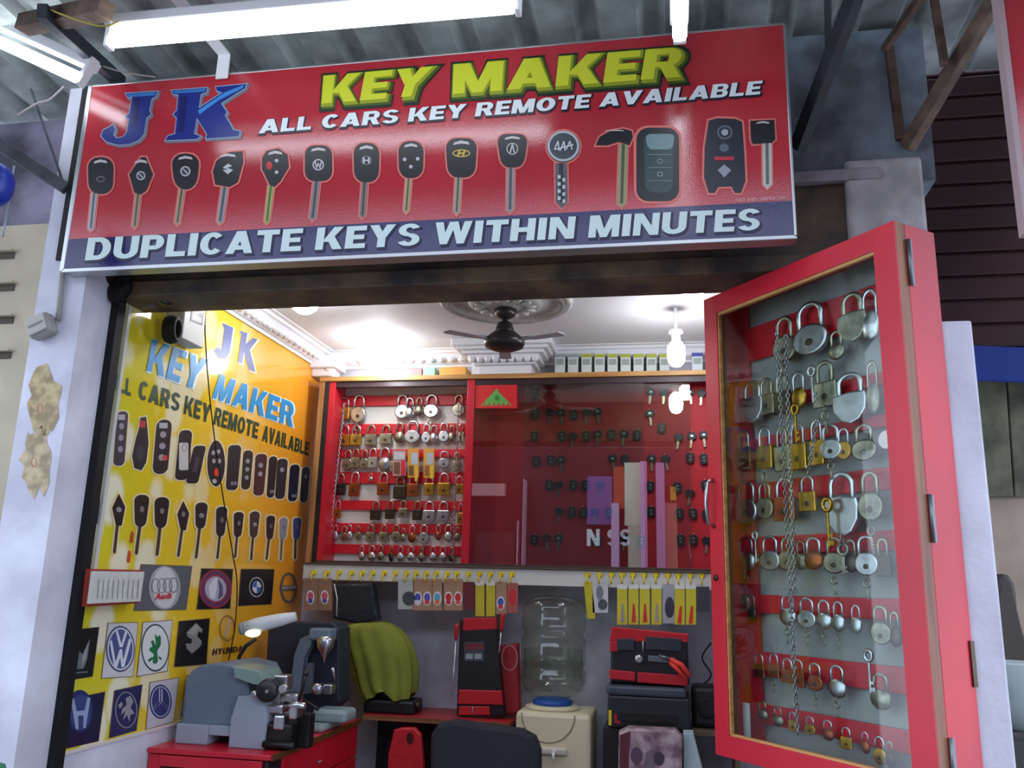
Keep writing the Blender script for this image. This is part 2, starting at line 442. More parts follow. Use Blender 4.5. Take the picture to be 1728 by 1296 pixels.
# neighbours: cream wall with vent slots on the left, maroon rolling shutter on the right
cz = pY(30, 380, 0).z
cw = struct('wall_neighbour', MB().span((-4.2, 0, 0), (-2.042, .12, cz)), M_cream)
for (px, py) in ((10, 432), (10, 486), (8, 541), (4, 600)):
    q = pY(px, py, 0)
    part('vent_slot', MB().span((q.x-.16, -.004, q.z-.012), (q.x+.035, .01, q.z+.012)), mat('slot_shadow_brown', (84, 74, 62), .8), cw)
    part('vent_lip', MB().span((q.x-.17, -.022, q.z+.013), (q.x+.04, 0, q.z+.019)), M_cream, cw)
struct('wall_neighbour_upper', MB().span((-4.2, .1, cz), (-2.042, .2, 3.3)), mat('lavender_cladding', (150, 146, 168), .7, vary=.4, vscale=4, color2=(70, 68, 80)))
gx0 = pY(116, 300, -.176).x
struct('gap_shadow_strip', MB().span((gx0, -.178, 2.60), (XL+.02, -.171, 3.24), .001), mat('gap_shadow_soot', (34, 32, 36), .8, vary=.3))  # added dark board standing in for the shadow and soot of the gap
sh = struct('wall_neighbour_shutter', MB().span((.79, .32, 2.36), (3.2, .40, 3.4)), M_maroon)
for i in range(13):
    z = 2.36+i*.08
    part('slat', MB().span((.79, .305, z+.004), (3.2, .32, z+.076), .006), M_maroon, sh)

# ---- corrugated canopy roof (ribs run away from the street)
rf = MB(); prof = []
x = -3.2
while x < 2.4:
    prof += [(x, 3.33), (x+.11, 3.33), (x+.135, 3.365), (x+.175, 3.365)]; x += .2
rows = []
for Y, dz in ((-1.75, .10), (.30, 0)):
    rows.append([rf.bm.verts.new((px, Y, z+dz)) for px, z in prof])
    rows.append([rf.bm.verts.new((px, Y, z+dz+.004)) for px, z in prof]) if False else None
rows = [r for r in rows if r]
rf.ring_faces(rows, False, False)
roof = struct('roof_canopy', rf, M_roof)
def bar(name, pa, pb, w, h, m, label=None, kind='structure'):
    pa, pb = Vector(pa), Vector(pb); d = (pb-pa); L = d.length
    rot = d.to_track_quat('X', 'Z').to_matrix()
    mb = MB(); mb.box((pa+pb)/2, (L, w, h), rot, .002)
    o = solo(name, mb, m); o['kind'] = kind; return o
bar('roof_beam', (-3.2, -.66, 3.27), (2.3, -.66, 3.27), .05, .08, M_iron)
bar('roof_beam', (-3.2, -1.5, 3.33), (2.3, -1.5, 3.33), .05, .08, M_iron)
bar('roof_beam', pY(40, 42, -.5), pY(180, 14, -.62), .05, .05, M_rustiron)
bar('roof_strut', pY(70, 18, -.62), pY(205, 140, -.14), .03, .045, M_iron)
bar('roof_strut', pY(-20, 232, -.26), pY(112, 318, -.2), .025, .04, M_iron)
bar('roof_strut', pY(52, 150, -.18), pY(108, 312, -.176), .006, .008, M_iron)
bar('roof_strut', pY(1455, -40, -.35), pY(1345, 252, -.05), .03, .055, mat('dark_painted_iron', (40, 42, 52), .6, vary=.2))
bar('roof_strut', pY(1396, -30, -.3), pY(1398, 85, -.02), .02, .02, M_steelgrey)
bar('roof_strut', pY(1720, -70, -.35), pY(1530, 250, 0), .03, .045, M_rustiron)
bar('roof_strut', pY(1572, -30, -.2), pY(1492, 84, .0), .02, .025, M_rustiron)
bar('roof_strut', pY(1572, -30, -.2), pY(1594, 110, -.2), .02, .02, M_rustiron)
bar('roof_strut', pY(1500, 78, .0), pY(1520, 236, .0), .02, .026, M_rustiron)

# ---- plaster cornices, corner block and the bracket in the middle of the back wall
M_cornice = mat('cornice_plaster', (232, 234, 240), .6)
def cornice(name, p0, p1, inward, length_axis):
    """stepped moulding under the ceiling with a row of carved leaves"""
    mb = MB(); prof = [(0, 0), (0, -.075), (.012, -.078), (.016, -.066), (.028, -.062), (.05, -.045), (.075, -.02), (.088, -.016), (.095, -.006), (.115, -.004), (.118, 0)]
    rings = []
    for p in (p0, p1):
        rings.append([mb.bm.verts.new(Vector(p)+Vector(inward)*d+Vector((0, 0, h))) for d, h in prof])
    mb.ring_faces(rings, True, False)
    mb.bm.faces.new(rings[0]); mb.bm.faces.new(rings[1][::-1])
    o = struct(name, mb, M_cornice)
    L = (Vector(p1)-Vector(p0)); n = int(L.length/.055); u = L.normalized()
    leaf = None
    for i in range(n):
        c = Vector(p0)+u*(i+.5)*L.length/n+Vector(inward)*.05+Vector((0, 0, -.047))
        if leaf is None:
            l = MB(); l.sphere((0, 0, 0), .022, (1, 1, .62), 8); l.sphere((0, 0, 0), .012, (.5, .5, 1.6), 6)
            leaf = l.mesh('carved_leaf', M_cornice)
        lo = link('carved_leaf', leaf, o); lo.location = c-o.location
    return o
cornice('trim_3', (XL, .16, ZC), (XL, YB, ZC), (1, 0, 0), 'Y')
cornice('trim_4', (XL, YB, ZC), (1.0, YB, ZC), (0, -1, 0), 'X')
cb = MB(); cb.box((XL+.075, YB-.075, 2.715), (.15, .15, .07), bevel=.008); cb.box((XL+.06, YB-.06, 2.665), (.12, .12, .05), bevel=.012); cb.sphere((XL+.1, YB-.1, 2.69), .035, n=10)
struct('trim_5', cb, M_cornice)
bl = pY(800, 610, 1.5); br = pY(905, 610, 1.5)
bk = MB(); xc = (pY(800, 610, 1.5).x+pY(897, 610, 1.5).x)/2
for w, z0, z1, d in ((.27, 2.60, 2.665, .17), (.31, 2.665, 2.69, .19), (.36, 2.69, 2.712, .215), (.41, 2.712, 2.728, .24), (.46, 2.728, 2.744, .265), (.50, 2.744, ZC, .285)):
    bk.span((xc-w/2, YB-d, z0), (xc+w/2, YB, z1), .005)
bko = struct('trim_6', bk, M_cornice)
lf = MB(); lf.sphere((0, 0, 0), .02, (1, .8, .9), 8); lfm = lf.mesh('carved_leaf', M_cornice)
for i in range(9):
    o = link('carved_leaf', lfm, bko); o.location = Vector((xc-.16+i*.04, YB-.205, 2.69))-bko.location
# ceiling rose
FX, FY = -.69, .90
rs = MB(); rs.lathe([(.285, 0), (.285, -.012), (.272, -.022), (.26, -.014), (.247, -.026), (.235, -.016), (.22, -.006), (.165, -.006), (.155, -.022), (.14, -.03), (.11, -.026), (.06, -.034), (.03, -.04), (.001, -.04)], (FX, FY, ZC), n=48, cap=False)
rose = struct('trim_7', rs, mat('rose_plaster', (200, 200, 196), .6, vary=.12, vscale=30))
pt = MB(); pt.sphere((0, 0, 0), .03, (1, .5, .35), 8); ptm = pt.mesh('carved_petal', MATS['rose_plaster'])
for i in range(14):
    t = 2*PI*i/14; o = link('carved_petal', ptm, rose)
    o.location = Vector((FX+.105*math.cos(t), FY+.105*math.sin(t), ZC-.032))-rose.location; o.rotation_euler = (0, 0, t)

# street side opposite (what the panes mirror)
op = MB(); op.span((-6, -7.6, 0), (6, -7.4, 4.9)); struct('wall_opposite', op, mat('far_shop_shadow', (66, 34, 44), .8, vary=.5, vscale=.8))
YM = 2*1.575+7.4
def opposite(name, x0, y0, x1, y1, c, d=.15):
    a, b = pY(x0, y1, YM), pY(x1, y0, YM)
    struct(name, MB().span((a.x, -7.4, max(0, a.z)), (b.x, -7.4+d, b.z)), mat('opposite_paint_%d_%d_%d' % c, c, .7))
opposite('pillar_opposite', 1085, 783, 1092, 1200, (206, 160, 206), .3)
opposite('pillar_opposite', 1112, 785, 1121, 1200, (200, 160, 210), .3)
opposite('pillar_opposite', 1034, 852, 1046, 1200, (196, 160, 200), .3)
opposite('pillar_opposite', 880, 812, 890, 1200, (190, 150, 180), .3)
opposite('trim_opposite', 1055, 783, 1084, 888, (216, 222, 196)); opposite('trim_opposite', 1062, 888, 1084, 1200, (190, 200, 180))
opposite('trim_opposite', 992, 806, 1034, 886, (112, 84, 150)); opposite('trim_opposite', 1036, 790, 1054, 860, (176, 76, 40)); opposite('trim_opposite', 1125, 850, 1142, 1200, (190, 140, 120)); opposite('trim_opposite', 1131, 824, 1141, 846, (226, 186, 40), .2)
opposite('trim_opposite', 795, 818, 855, 838, (206, 160, 160)); opposite('trim_opposite', 795, 900, 872, 1200, (34, 36, 42)); opposite('trim_opposite', 868, 880, 878, 1200, (206, 206, 216))
wo = bpy.data.objects['wall_opposite']
lt_ = Flat(lambda u, v: Vector((pY(u, v, YM).x, -7.24, pY(u, v, YM).z)), (0, 1, 0))
lt_.text('N SS', [(992, 922), (1066, 922), (1066, 894), (992, 894)], (226, 226, 230), .05); lt_.build('lettering', wo)

# ================================================================ SIGNBOARD
YS = -.22
sq = [pY(*q, YS) for q in ((105, 452), (1335, 398), (1326, 44), (160, 145))]
sx0 = (sq[0].x+sq[3].x)/2; sx1 = (sq[1].x+sq[2].x)/2; sz0 = (sq[0].z+sq[1].z)/2; sz1 = (sq[2].z+sq[3].z)/2
sign = thing('shop_sign', 'long red signboard reading KEY MAKER with pictured keys, above the shop opening', 'sign', ((sx0+sx1)/2, YS, sz0))
M_signred = mat('red_vinyl', (190, 48, 60), .13, spec=.8, bump=.04, bscale=260, vary=.1, vscale=2)
M_navy = mat('navy_vinyl', (34, 32, 86), .14, bump=.05, bscale=260)
part('board', MB().span((sx0, YS, sz0), (sx1, YS+.045, sz1)), M_signred, sign)
fr = .008
for n, a, b in (('frame_rail', (sx0-fr, YS-.002, sz0-fr*1.6), (sx1+fr, YS+.05, sz0)), ('frame_rail', (sx0-fr, YS-.002, sz1), (sx1+fr, YS+.05, sz1+fr)), ('frame_rail', (sx0-.016, YS-.002, sz0-fr), (sx0, YS+.05, sz1+fr)), ('frame_rail', (sx1, YS-.002, sz0-fr), (sx1+fr, YS+.05, sz1+fr))):
    part(n, MB().span(a, b, .002), M_alu, sign, 'thin aluminium edge of the board')
P = lambda u, v: pY(u, v, YS)
NS = (0, -1, 0)
zb = P(700, 401).z   # top of the navy band
zbl = [P(122, 399), P(1333, 344)]
nb = Flat(lambda u, v: Vector((u, YS, v)), NS); nb.h = .0006
zband = (zbl[0].z+zbl[1].z)/2
nb.face([(sx0, sz0), (sx1, sz0), (sx1, zband), (sx0, zband)], M_navy)
nb.build('navy_band', sign, 'dark blue band along the bottom')
def word(name, txt, quad, layers, bold=.03, parent=sign, P=P, N=NS, lbl=None, shear=0.0):
    f = Flat(P, N)
    for color, gb, dx, dy, grow_px in layers:
        f.up()
        bl, br, tr, tl = quad
        g = grow_px
        qd = [(bl[0]-g+dx, bl[1]+g+dy), (br[0]+g+dx, br[1]+g+dy), (tr[0]+g+dx, tr[1]-g+dy), (tl[0]-g+dx, tl[1]-g+dy)]
        f.text(txt, qd, color, gb, shear)
    return f.build(name, parent, lbl)
WHT = (224, 234, 236); DKG = (26, 30, 44)
word('lettering', 'DUPLICATE KEYS WITHIN MINUTES', [(144, 440), (1281, 389), (1284, 352), (150, 402)], [((20, 22, 60), .075, 2, 2, 1), ((206, 226, 224), .05, 0, 0, 0)], lbl='pale lettering DUPLICATE KEYS WITHIN MINUTES')
word('lettering', 'ALL CARS KEY REMOTE AVAILABLE', [(437, 226), (1282, 160), (1287, 137), (441, 203)], [(DKG, .085, 1, 1.5, 1), (WHT, .055, 0, 0, 0)], lbl='white lettering ALL CARS KEY REMOTE AVAILABLE')
for t, qd in (('KEY', [(543, 179), (717, 165), (735, 113), (547, 129)]), ('MAKER', [(764, 163), (1150, 134), (1160, 80), (766, 110)])):
    word('lettering', t, qd, [((32, 44, 30), .10, 4, 3, 4), ((72, 92, 34), .085, 4, 3, 1), ((150, 160, 40), .07, 1, 1, 0.5), ((206, 214, 52), .045, -1, -1, -1.5)], lbl='yellow-green bevelled lettering ' + t)
# the two big slab letters
J = [(640, 475), (650, 495), (672, 490), (656, 580), (640, 590), (655, 605), (645, 670), (625, 695), (592, 702), (575, 685), (585, 660), (575, 632), (556, 645), (525, 660), (515, 690), (540, 718), (600, 735), (660, 730), (705, 710), (730, 680), (742, 600), (765, 580), (757, 560), (770, 500), (790, 490), (800, 465)]
K = [(870, 460), (880, 480), (905, 480), (898, 562), (880, 580), (897, 598), (888, 680), (852, 690), (840, 712), (1000, 705), (1015, 690), (985, 680), (998, 598), (1050, 680), (1045, 703), (1210, 692), (1215, 665), (1182, 660), (1140, 585), (1150, 570), (1120, 525), (1205, 470), (1240, 450), (1250, 427), (1095, 442), (1100, 462), (1128, 470), (1008, 550), (1018, 478), (1045, 470), (1050, 446)]
def bigletter(pts, lbl):
    pts = [(x/3, y/3) for x, y in pts]; f = Flat(P, NS)
    f.up().face([(x+2.5, y+2.5) for x, y in grow(pts, 2.5)], (120, 116, 128))
    f.up().face(grow(pts, 1.6), (150, 170, 190)); f.up().face(pts, (28, 44, 128))
    top = [p for p in pts]; ys = [p[1] for p in pts]; mid = min(ys)+(max(ys)-min(ys))*.12
    f.up()
    return f, lbl
f, l = bigletter(J, 'blue slab letter J'); f.face([(x/3, y/3) for x, y in ((648, 478), (794, 468), (788, 486), (655, 494))], (58, 120, 190)); f.face([(x/3, y/3) for x, y in ((680, 500), (715, 497), (690, 640), (665, 650))], (22, 30, 92)); f.build('lettering', sign, l)
f, l = bigletter(K, 'blue slab letter K'); f.face([(x/3, y/3) for x, y in ((878, 464), (1042, 450), (1040, 466), (886, 476))], (58, 120, 190)); f.face([(x/3, y/3) for x, y in ((1005, 562), (1140, 470), (1238, 432), (1232, 448), (1110, 510), (1012, 582))], (64, 140, 206)); f.face([(x/3, y/3) for x, y in ((915, 490), (950, 488), (930, 670), (905, 672))], (22, 30, 92)); f.build('lettering', sign, l)
# small line at the right end above the band
word('lettering', 'FREE AND CONTRACTED', [(1241, 342), (1325, 337), (1326, 331), (1242, 336)], [((222, 150, 150), .03, 0, 0, 0)], lbl='tiny pale print above the navy band')

HALO = (226, 120, 110); HB = (30, 31, 36)
def key_print(head, blade, bcol=(150, 146, 132), logo=None, halo=HALO, parent=sign, P=P, N=NS, hcol=HB, glint=True, tip=True):
    """head: outline; blade: (x0,y0,x1,y1,w)"""
    f = Flat(P, N)
    x0, y0, x1, y1, w = blade
    d = Vector((x1-x0, y1-y0)).normalized(); n = Vector((-d.y, d.x))*w/2
    bp = [(x0+n.x, y0+n.y), (x1+n.x, y1+n.y), (x1+d.x*w*.5, y1+d.y*w*.5), (x1-n.x, y1-n.y), (x0-n.x, y0-n.y)]
    if halo: f.up(); f.face(grow(bp, 2.6), halo); f.up(); f.face(grow(head, 3), halo)
    f.up(); f.face(bp, bcol)
    f.up(); m = n*.35
    f.face([(x0+m.x, y0+m.y), (x1+m.x, y1+m.y), (x1-m.x, y1-m.y), (x0-m.x, y0-m.y)], tuple(int(c*.55) for c in bcol))
    f.up(); f.face(head, hcol)
    xs = [p[0] for p in head]; ys = [p[1] for p in head]; cx = (min(xs)+max(xs))/2; cy = (min(ys)+max(ys))/2; hw = (max(xs)-min(xs))/2; hh = (max(ys)-min(ys))/2
    f.up()
    if glint:
        f.face([(cx-hw*.55, min(ys)+hh*.36), (cx-hw*.45, min(ys)+hh*.22), (cx, min(ys)+hh*.13), (cx+hw*.45, min(ys)+hh*.2), (cx+hw*.55, min(ys)+hh*.34), (cx, min(ys)+hh*.28)], (196, 190, 188))
    if logo: logo(f, cx, cy, hw, hh)
    return f.build('key_picture', parent)
def oval(cx, cy, rx, ry, k=.0, n=20, top=1.0):
    return [(cx+rx*math.cos(2*PI*i/n)*(1+k*math.sin(2*PI*i/n)), cy+ry*math.sin(2*PI*i/n)) for i in range(n)]
def rr(cx, cy, w, h, r, top=1.0, bot=1.0):
    pts = []
    for sx, sy, a in ((1, -1, -90), (1, 1, 0), (-1, 1, 90), (-1, -1, 180)):
        for k in range(5):
            t = math.radians(a+k*22.5); y = sy*(h/2-r)+r*math.sin(t); s = top+(bot-top)*(y/h+.5)
            pts.append((cx+(sx*(w/2-r)+r*math.cos(t))*s, cy+y))
    return pts
SIL = (190, 192, 196)
def L_oval(f, cx, cy, w, h): f.ring(cx, cy+h*.2, w*.32, h*.16, 1.3, (130, 130, 136))
def L_round(f, cx, cy, w, h):
    f.ell(cx, cy, w*.38, w*.38, SIL); f.up(); f.ell(cx, cy, w*.28, w*.28, (60, 62, 70)); f.up(); f.rect(cx, cy, w*.5, 2, SIL, rot=.8)
def L_s(f, cx, cy, w, h):
    f.face([(cx+w*.3, cy-h*.16), (cx+w*.02, cy-h*.3), (cx-w*.34, cy-h*.06), (cx+w*.05, cy+h*.04), (cx-w*.34, cy+h*.06), (cx, cy+h*.3), (cx+w*.36, cy+h*.06), (cx-w*.05, cy-h*.06)], SIL)
def L_btn(f, cx, cy, w, h):
    f.ell(cx-w*.45, cy-h*.1, 5, 7, (196, 40, 50)); f.ell(cx+w*.1, cy-h*.35, 3, 3, SIL); f.ell(cx+w*.1, cy+h*.25, 3, 3, SIL)
def L_vw(f, cx, cy, w, h):
    f.ring(cx, cy+h*.1, w*.42, w*.42, 2, SIL); f.face([(cx-w*.3, cy-h*.1), (cx-w*.12, cy+h*.35), (cx, cy+h*.1), (cx+w*.12, cy+h*.35), (cx+w*.3, cy-h*.1), (cx+w*.2, cy-h*.1), (cx+w*.1, cy+h*.15), (cx, cy-h*.05), (cx-w*.1, cy+h*.15), (cx-w*.2, cy-h*.1)], SIL)
def L_h(f, cx, cy, w, h):
    f.ring(cx, cy-h*.1, w*.4, h*.24, 1.4, (120, 122, 130), 20); f.rect(cx-w*.2, cy-h*.1, 3, h*.32, SIL); f.rect(cx+w*.2, cy-h*.1, 3, h*.32, SIL); f.rect(cx, cy-h*.1, w*.4, 2.4, SIL)
def L_3(f, cx, cy, w, h):
    f.ell(cx-w*.5, cy, 3, 3, SIL); f.ell(cx+w*.55, cy-1, 3, 3, SIL); f.ell(cx, cy+h*.4, 3, 3, SIL)
def L_hy(f, cx, cy, w, h):
    f.ring(cx, cy-h*.22, w*.58, h*.2, 2, (206, 176, 70)); f.rect(cx-w*.17, cy-h*.22, 3, h*.3, (206, 176, 70), rot=.35); f.rect(cx+w*.17, cy-h*.22, 3, h*.3, (206, 176, 70), rot=.35); f.rect(cx, cy-h*.22, w*.4, 2.4, (206, 176, 70), rot=-.2)
def L_a(f, cx, cy, w, h):
    f.ring(cx, cy-h*.1, w*.4, h*.36, 1.6, SIL); f.face([(cx-w*.2, cy+h*.16), (cx-1, cy-h*.38), (cx+1, cy-h*.38), (cx+w*.2, cy+h*.16), (cx+w*.1, cy+h*.16), (cx, cy-h*.2), (cx-w*.1, cy+h*.16)], SIL)
KD = [(rr(171, 297, 42, 62, 18, 1.05, .95), (160, 326, 154, 386, 10), (176, 176, 178), L_oval),
      ([(239, 266), (247, 266), (259, 295), (248, 322), (238, 329), (228, 326), (219, 295)], (234, 326, 228, 382, 9), (170, 150, 120), L_round),
      (rr(314, 290, 46, 60, 20, 1.08, .78), (308, 318, 300, 376, 9), (170, 150, 120), L_round),
      ([(366, 272), (386, 258), (410, 256), (411, 275), (402, 308), (388, 316), (364, 312), (360, 290)], (380, 316, 372, 374, 11), (150, 150, 152), L_s),
      ([(450, 256), (470, 251), (486, 262), (488, 282), (474, 306), (464, 316), (456, 313), (443, 286), (443, 268)], (458, 314, 451, 374, 9), (150, 176, 96), L_btn),
      (rr(538, 276, 47, 60, 16, .96, .98), (535, 306, 528, 368, 11), (130, 128, 130), L_vw),
      (rr(619, 275, 45, 66, 18, .98, .9), (616, 306, 612, 364, 10), (130, 122, 118), L_h),
      (rr(694, 270, 43, 62, 18, 1.0, .92), (690, 302, 686, 356, 9), (170, 164, 120), L_3),
      (rr(779, 267, 52, 66, 18, 1.04, .86), (774, 300, 771, 358, 10), (160, 160, 140), L_hy),
      (rr(865, 255, 50, 56, 16, 1.08, .74), (862, 284, 861, 354, 12), (150, 146, 146), L_a)]
for h, bl, c, lg in KD: key_print(h, bl, c, lg)
kp = key_print(oval(951, 248, 28, 27), (947, 276, 948, 342, 20), (96, 98, 104), None, glint=False, hcol=(70, 78, 84))
f = Flat(P, NS); f.up(.0045); f.ring(951, 248, 27, 26, 4, (178, 186, 190)); f.up()
for i, (x0, y0, x1, y1) in enumerate(((936, 254, 942, 240), (942, 240, 944, 256), (946, 256, 952, 240), (952, 240, 954, 256), (956, 254, 962, 240), (962, 240, 966, 254), (936, 254, 968, 246))):
    d = Vector((x1-x0, y1-y0)); n = Vector((-d.y, d.x)).normalized()*1.1
    f.face([(x0+n.x, y0+n.y), (x1+n.x, y1+n.y), (x1-n.x, y1-n.y), (x0-n.x, y0-n.y)], (206, 212, 216))
f.build('key_picture', sign, 'round silver key head with a scribbled monogram')
for y in (300, 312, 324, 336):
    f = Flat(P, NS); f.up(.005); f.rect(944, y, 5, 6, (200, 202, 204)); f.rect(952, y+5, 5, 6, (190, 192, 196)); f.build('key_notch', sign)
key_print([(1006, 246), (1012, 232), (1030, 222), (1052, 218), (1066, 222), (1068, 232), (1062, 246), (1044, 240), (1026, 246)], (1052, 244, 1049, 344, 14), (150, 156, 112), None)
f = Flat(P, NS); f.up(); f.face(grow(rr(1110, 278, 74, 124, 20, 1.0, .98), 4), HALO); f.up(); f.face(rr(1110, 278, 72, 124, 20), (34, 36, 40)); f.up(); f.face(rr(1112, 276, 50, 100, 14, 1.05, .92), (52, 70, 74)); f.up(); f.face(rr(1114, 240, 46, 26, 8, 1.1, .9), (120, 150, 152))
f.up(); [f.rect(1113, y, 40, 1.6, (110, 130, 132)) for y in (262, 284, 306)]; [f.ring(1114, y, 5, 4, 1.2, (150, 166, 168), 16) for y in (240, 273, 295)]
f.build('remote_picture', sign, 'black three button car remote')
f = Flat(P, NS); f.up(); rp = [(1196, 204), (1210, 200), (1240, 201), (1252, 206), (1256, 260), (1258, 306), (1250, 326), (1240, 326), (1234, 315), (1212, 316), (1206, 326), (1196, 326), (1188, 300), (1189, 250)]
f.face(grow(rp, 3.5), HALO); f.up(); f.face(rp, (38, 42, 54)); f.up()
f.ring(1223, 224, 13, 12, 3, (96, 108, 120)); f.ell(1223, 224, 6, 5.5, (160, 170, 178)); f.ell(1222, 250, 8, 7, (92, 104, 116)); f.rect(1222, 268, 34, 6, (196, 44, 60), 3)
f.face([(1222, 278), (1234, 288), (1222, 300), (1211, 288)], (150, 156, 166)); f.build('remote_picture', sign, 'dark remote with a round button and a red stripe')
key_print([(1266, 205), (1306, 203), (1308, 236), (1302, 242), (1270, 244), (1267, 236)], (1294, 240, 1295, 312, 15), (196, 196, 184), None)
# ================================================================ FLUORESCENT TUBES
M_tube = lamp_mat('fluorescent_glow', (236, 244, 255), TUBE_POWER)
def fluorescent(label, pa, pb, fix_off, strap=None, rad=.020):
    pa, pb = Vector(pa), Vector(pb); d = (pb-pa).normalized()
    t = thing('tube_light', label, 'tube light', (pa+pb)/2)
    m = MB(); m.tube([pa, pa+d*.006, pb-d*.006, pb], [rad*.7, rad, rad, rad*.7], 14); part('tube', m, M_tube, t)
    fo = Vector(fix_off); c = (pa+pb)/2+fo; rot = d.to_track_quat('X', 'Z').to_matrix(); L = (pb-pa).length
    m = MB(); m.box(c, (L+.05, .05, .035), rot, .004); part('batten', m, M_whitepaint, t)
    for p in (pa-d*.008, pb+d*.008):
        m = MB(); m.box(p+fo*.5, (.016, .034, fo.length+.03), rot, .003); part('lamp_holder', m, M_whitepaint, t)
    return t
ta, tb = pY(185, 70, -.546), pY(1010, -2, -.546)
d = (tb-ta).normalized(); tl = fluorescent('long glowing tube above the red board, hung parallel to it', ta, ta+d*1.21, (0, .02, .075))
q0 = pY(388, 15, -.50); q1 = pY(374, 128, YS-.01)
m = MB(); m.span((q1.x-.02, YS-.012, q1.z-.01), (q1.x+.022, YS-.007, q0.z+.05)); m.span((q1.x-.02, -.58, q0.z+.045), (q1.x+.022, YS-.007, q0.z+.05)); part('mounting_strap', m, M_whitepaint, tl, 'white strap folded down onto the board')
fluorescent('short glowing tube running off the left edge of the picture', pY(138, 134, -.36), pY(-90, 30, -.36), (0, .02, .07))
te = pY(1147, 62, -.42); fluorescent('tube pointing at the street, seen end-on above the R of MAKER', te, te+Vector((0, -.9, .03)), (0, 0, .07))
def cable(name, pts, r, m, label, cat='cable', n=6, sub=6):
    P_ = [Vector(p) for p in pts]; out = []
    for i in range(len(P_)-1):
        p0 = P_[max(i-1, 0)]; p1 = P_[i]; p2 = P_[i+1]; p3 = P_[min(i+2, len(P_)-1)]
        for k in range(sub):
            t = k/sub
            out.append(.5*((2*p1)+(p2-p0)*t+(2*p0-5*p1+4*p2-p3)*t*t+(3*p1-p0-3*p2+p3)*t**3))
    out.append(P_[-1]); mb = MB(); mb.tube(out, r, n); return solo(name, mb, m, label, cat)
cable('cable', [pY(150, 95, -.35), pY(165, 108, -.3), pY(210, 122, -.25), pY(262, 130, -.232)], .003, mat('pale_wire', (170, 160, 160), .6), 'thin pale wire sagging to the top edge of the red board')
cable('cable', [pY(80, 14, -.6), pY(110, 26, -.62), pY(170, 44, -.62), pY(200, 36, -.6)], .003, mat('yellow_wire', (176, 160, 60), .6), 'thin yellowish wire looped along the roof beam end')
cable('cable', [pY(30, 195, -.2), pY(62, 175, -.2), pY(84, 168, -.18), pY(108, 146, -.2)], .004, mat('pale_wire', (170, 160, 160), .6), 'tangled pale wire on the pillar top left of the board')

# ================================================================ LEFT PILLAR DETAILS
ps = MB()
random.seed(3)
def blotch(name, cx, cy, rx, ry, color, label, n=22):
    f = Flat(lambda u, v: pY(u, v, -.17), NS); f.h = .0012
    f.face([(cx+rx*math.cos(2*PI*k/n)*random.uniform(.6, 1.15), cy+ry*math.sin(2*PI*k/n)*random.uniform(.7, 1.12)) for k in range(n)], mat('peeled_'+name, color, .85, vary=.25, vscale=30))
    return f
wl = [o for o in bpy.data.objects if o.name == 'wall_left'][0]
blotch('tan', 76, 680, 30, 62, (202, 184, 140), '').build('peeled_patch', wl)
blotch('tan2', 62, 775, 28, 62, (206, 190, 152), '').build('peeled_patch', wl)
for i, (cx, cy) in enumerate(((68, 690), (58, 780))):
    f = Flat(lambda u, v: pY(u, v, -.17), NS); f.h = .002; f.ring(cx, cy, 5, 9, 1.4, (178, 96, 70), 14); f.build('rust_mark', wl)
jb = thing('junction_box', 'grey plastic junction box on the white pillar left of the opening', 'junction box', pY(80, 575, -.17))
q = pY(80, 555, -.17); rot = Matrix.Rotation(math.radians(-24), 3, 'Y')
part('box', MB().box((q.x, -.195, q.z), (.075, .045, .07), rot, .008), mat('grey_plastic', (158, 158, 152), .6, vary=.1), jb)
part('lid', MB().box((q.x, -.222, q.z), (.066, .008, .06), rot, .003), mat('grey_plastic_lid', (172, 172, 164), .6), jb)
part('lid_ridge', MB().box((q.x, -.227, q.z), (.05, .006, .008), rot, .002), mat('grey_plastic', (158, 158, 152), .6), jb)
c0, c1 = pY(98, 540, -.18), pY(106, 452, -.18)
part('conduit', MB().cyl(c0, c1, .008, n=10), mat('grey_plastic', (158, 158, 152), .6), jb)
# black guide channel of the rolling shutter and aluminium channel beside it
g0, g1 = pX(197, 519, XL), pX(82, 1296, XL)
sg = MB(); sg.span((XL-.001, -.03, .22), (XL+.028, .01, 2.52)); solo('shutter_guide', sg, mat('soot_black_iron', (20, 20, 22), .7, .3, vary=.3), 'black shutter guide rail on the left edge of the opening', 'guide rail')
ac = MB(); ac.span((XL, .045, 1.58), (XL+.016, .062, 2.515), .002); solo('cable_channel', ac, mat('ivory_channel', (196, 196, 190), .45), 'slim pale channel running up the yellow poster near its left edge', 'trunking')
bz = MB(); random.seed(5)
for i in range(9):
    bz.sphere((XL+.02+random.uniform(-.03, .03), -.06+random.uniform(-.02, .03), 2.53+i*.022), .035, (1, .8, 1.2), 8)
solo('shutter_grease', bz, mat('soot_black_iron', (20, 20, 22), .7), 'black sooty clump at the left end of the shutter lintel', 'shutter end')
blue = MB(); qb = pY(-8, 312, -.5); blue.sphere(qb, .052, (1, 1, 1.35), 20)
bt = thing('plastic_drum', 'blue rounded plastic drum at the left edge of the picture', 'drum', (qb.x, qb.y, qb.z-.07))
part('shell', blue, mat('blue_plastic', (22, 56, 160), .35), bt)
m = MB(); m.cyl(pY(24, 280, -.45), pY(10, 372, -.45), .003); m.cyl(pY(10, 372, -.45), pY(4, 400, -.45), .003); part('hanging_strip', m, M_castlight, bt)

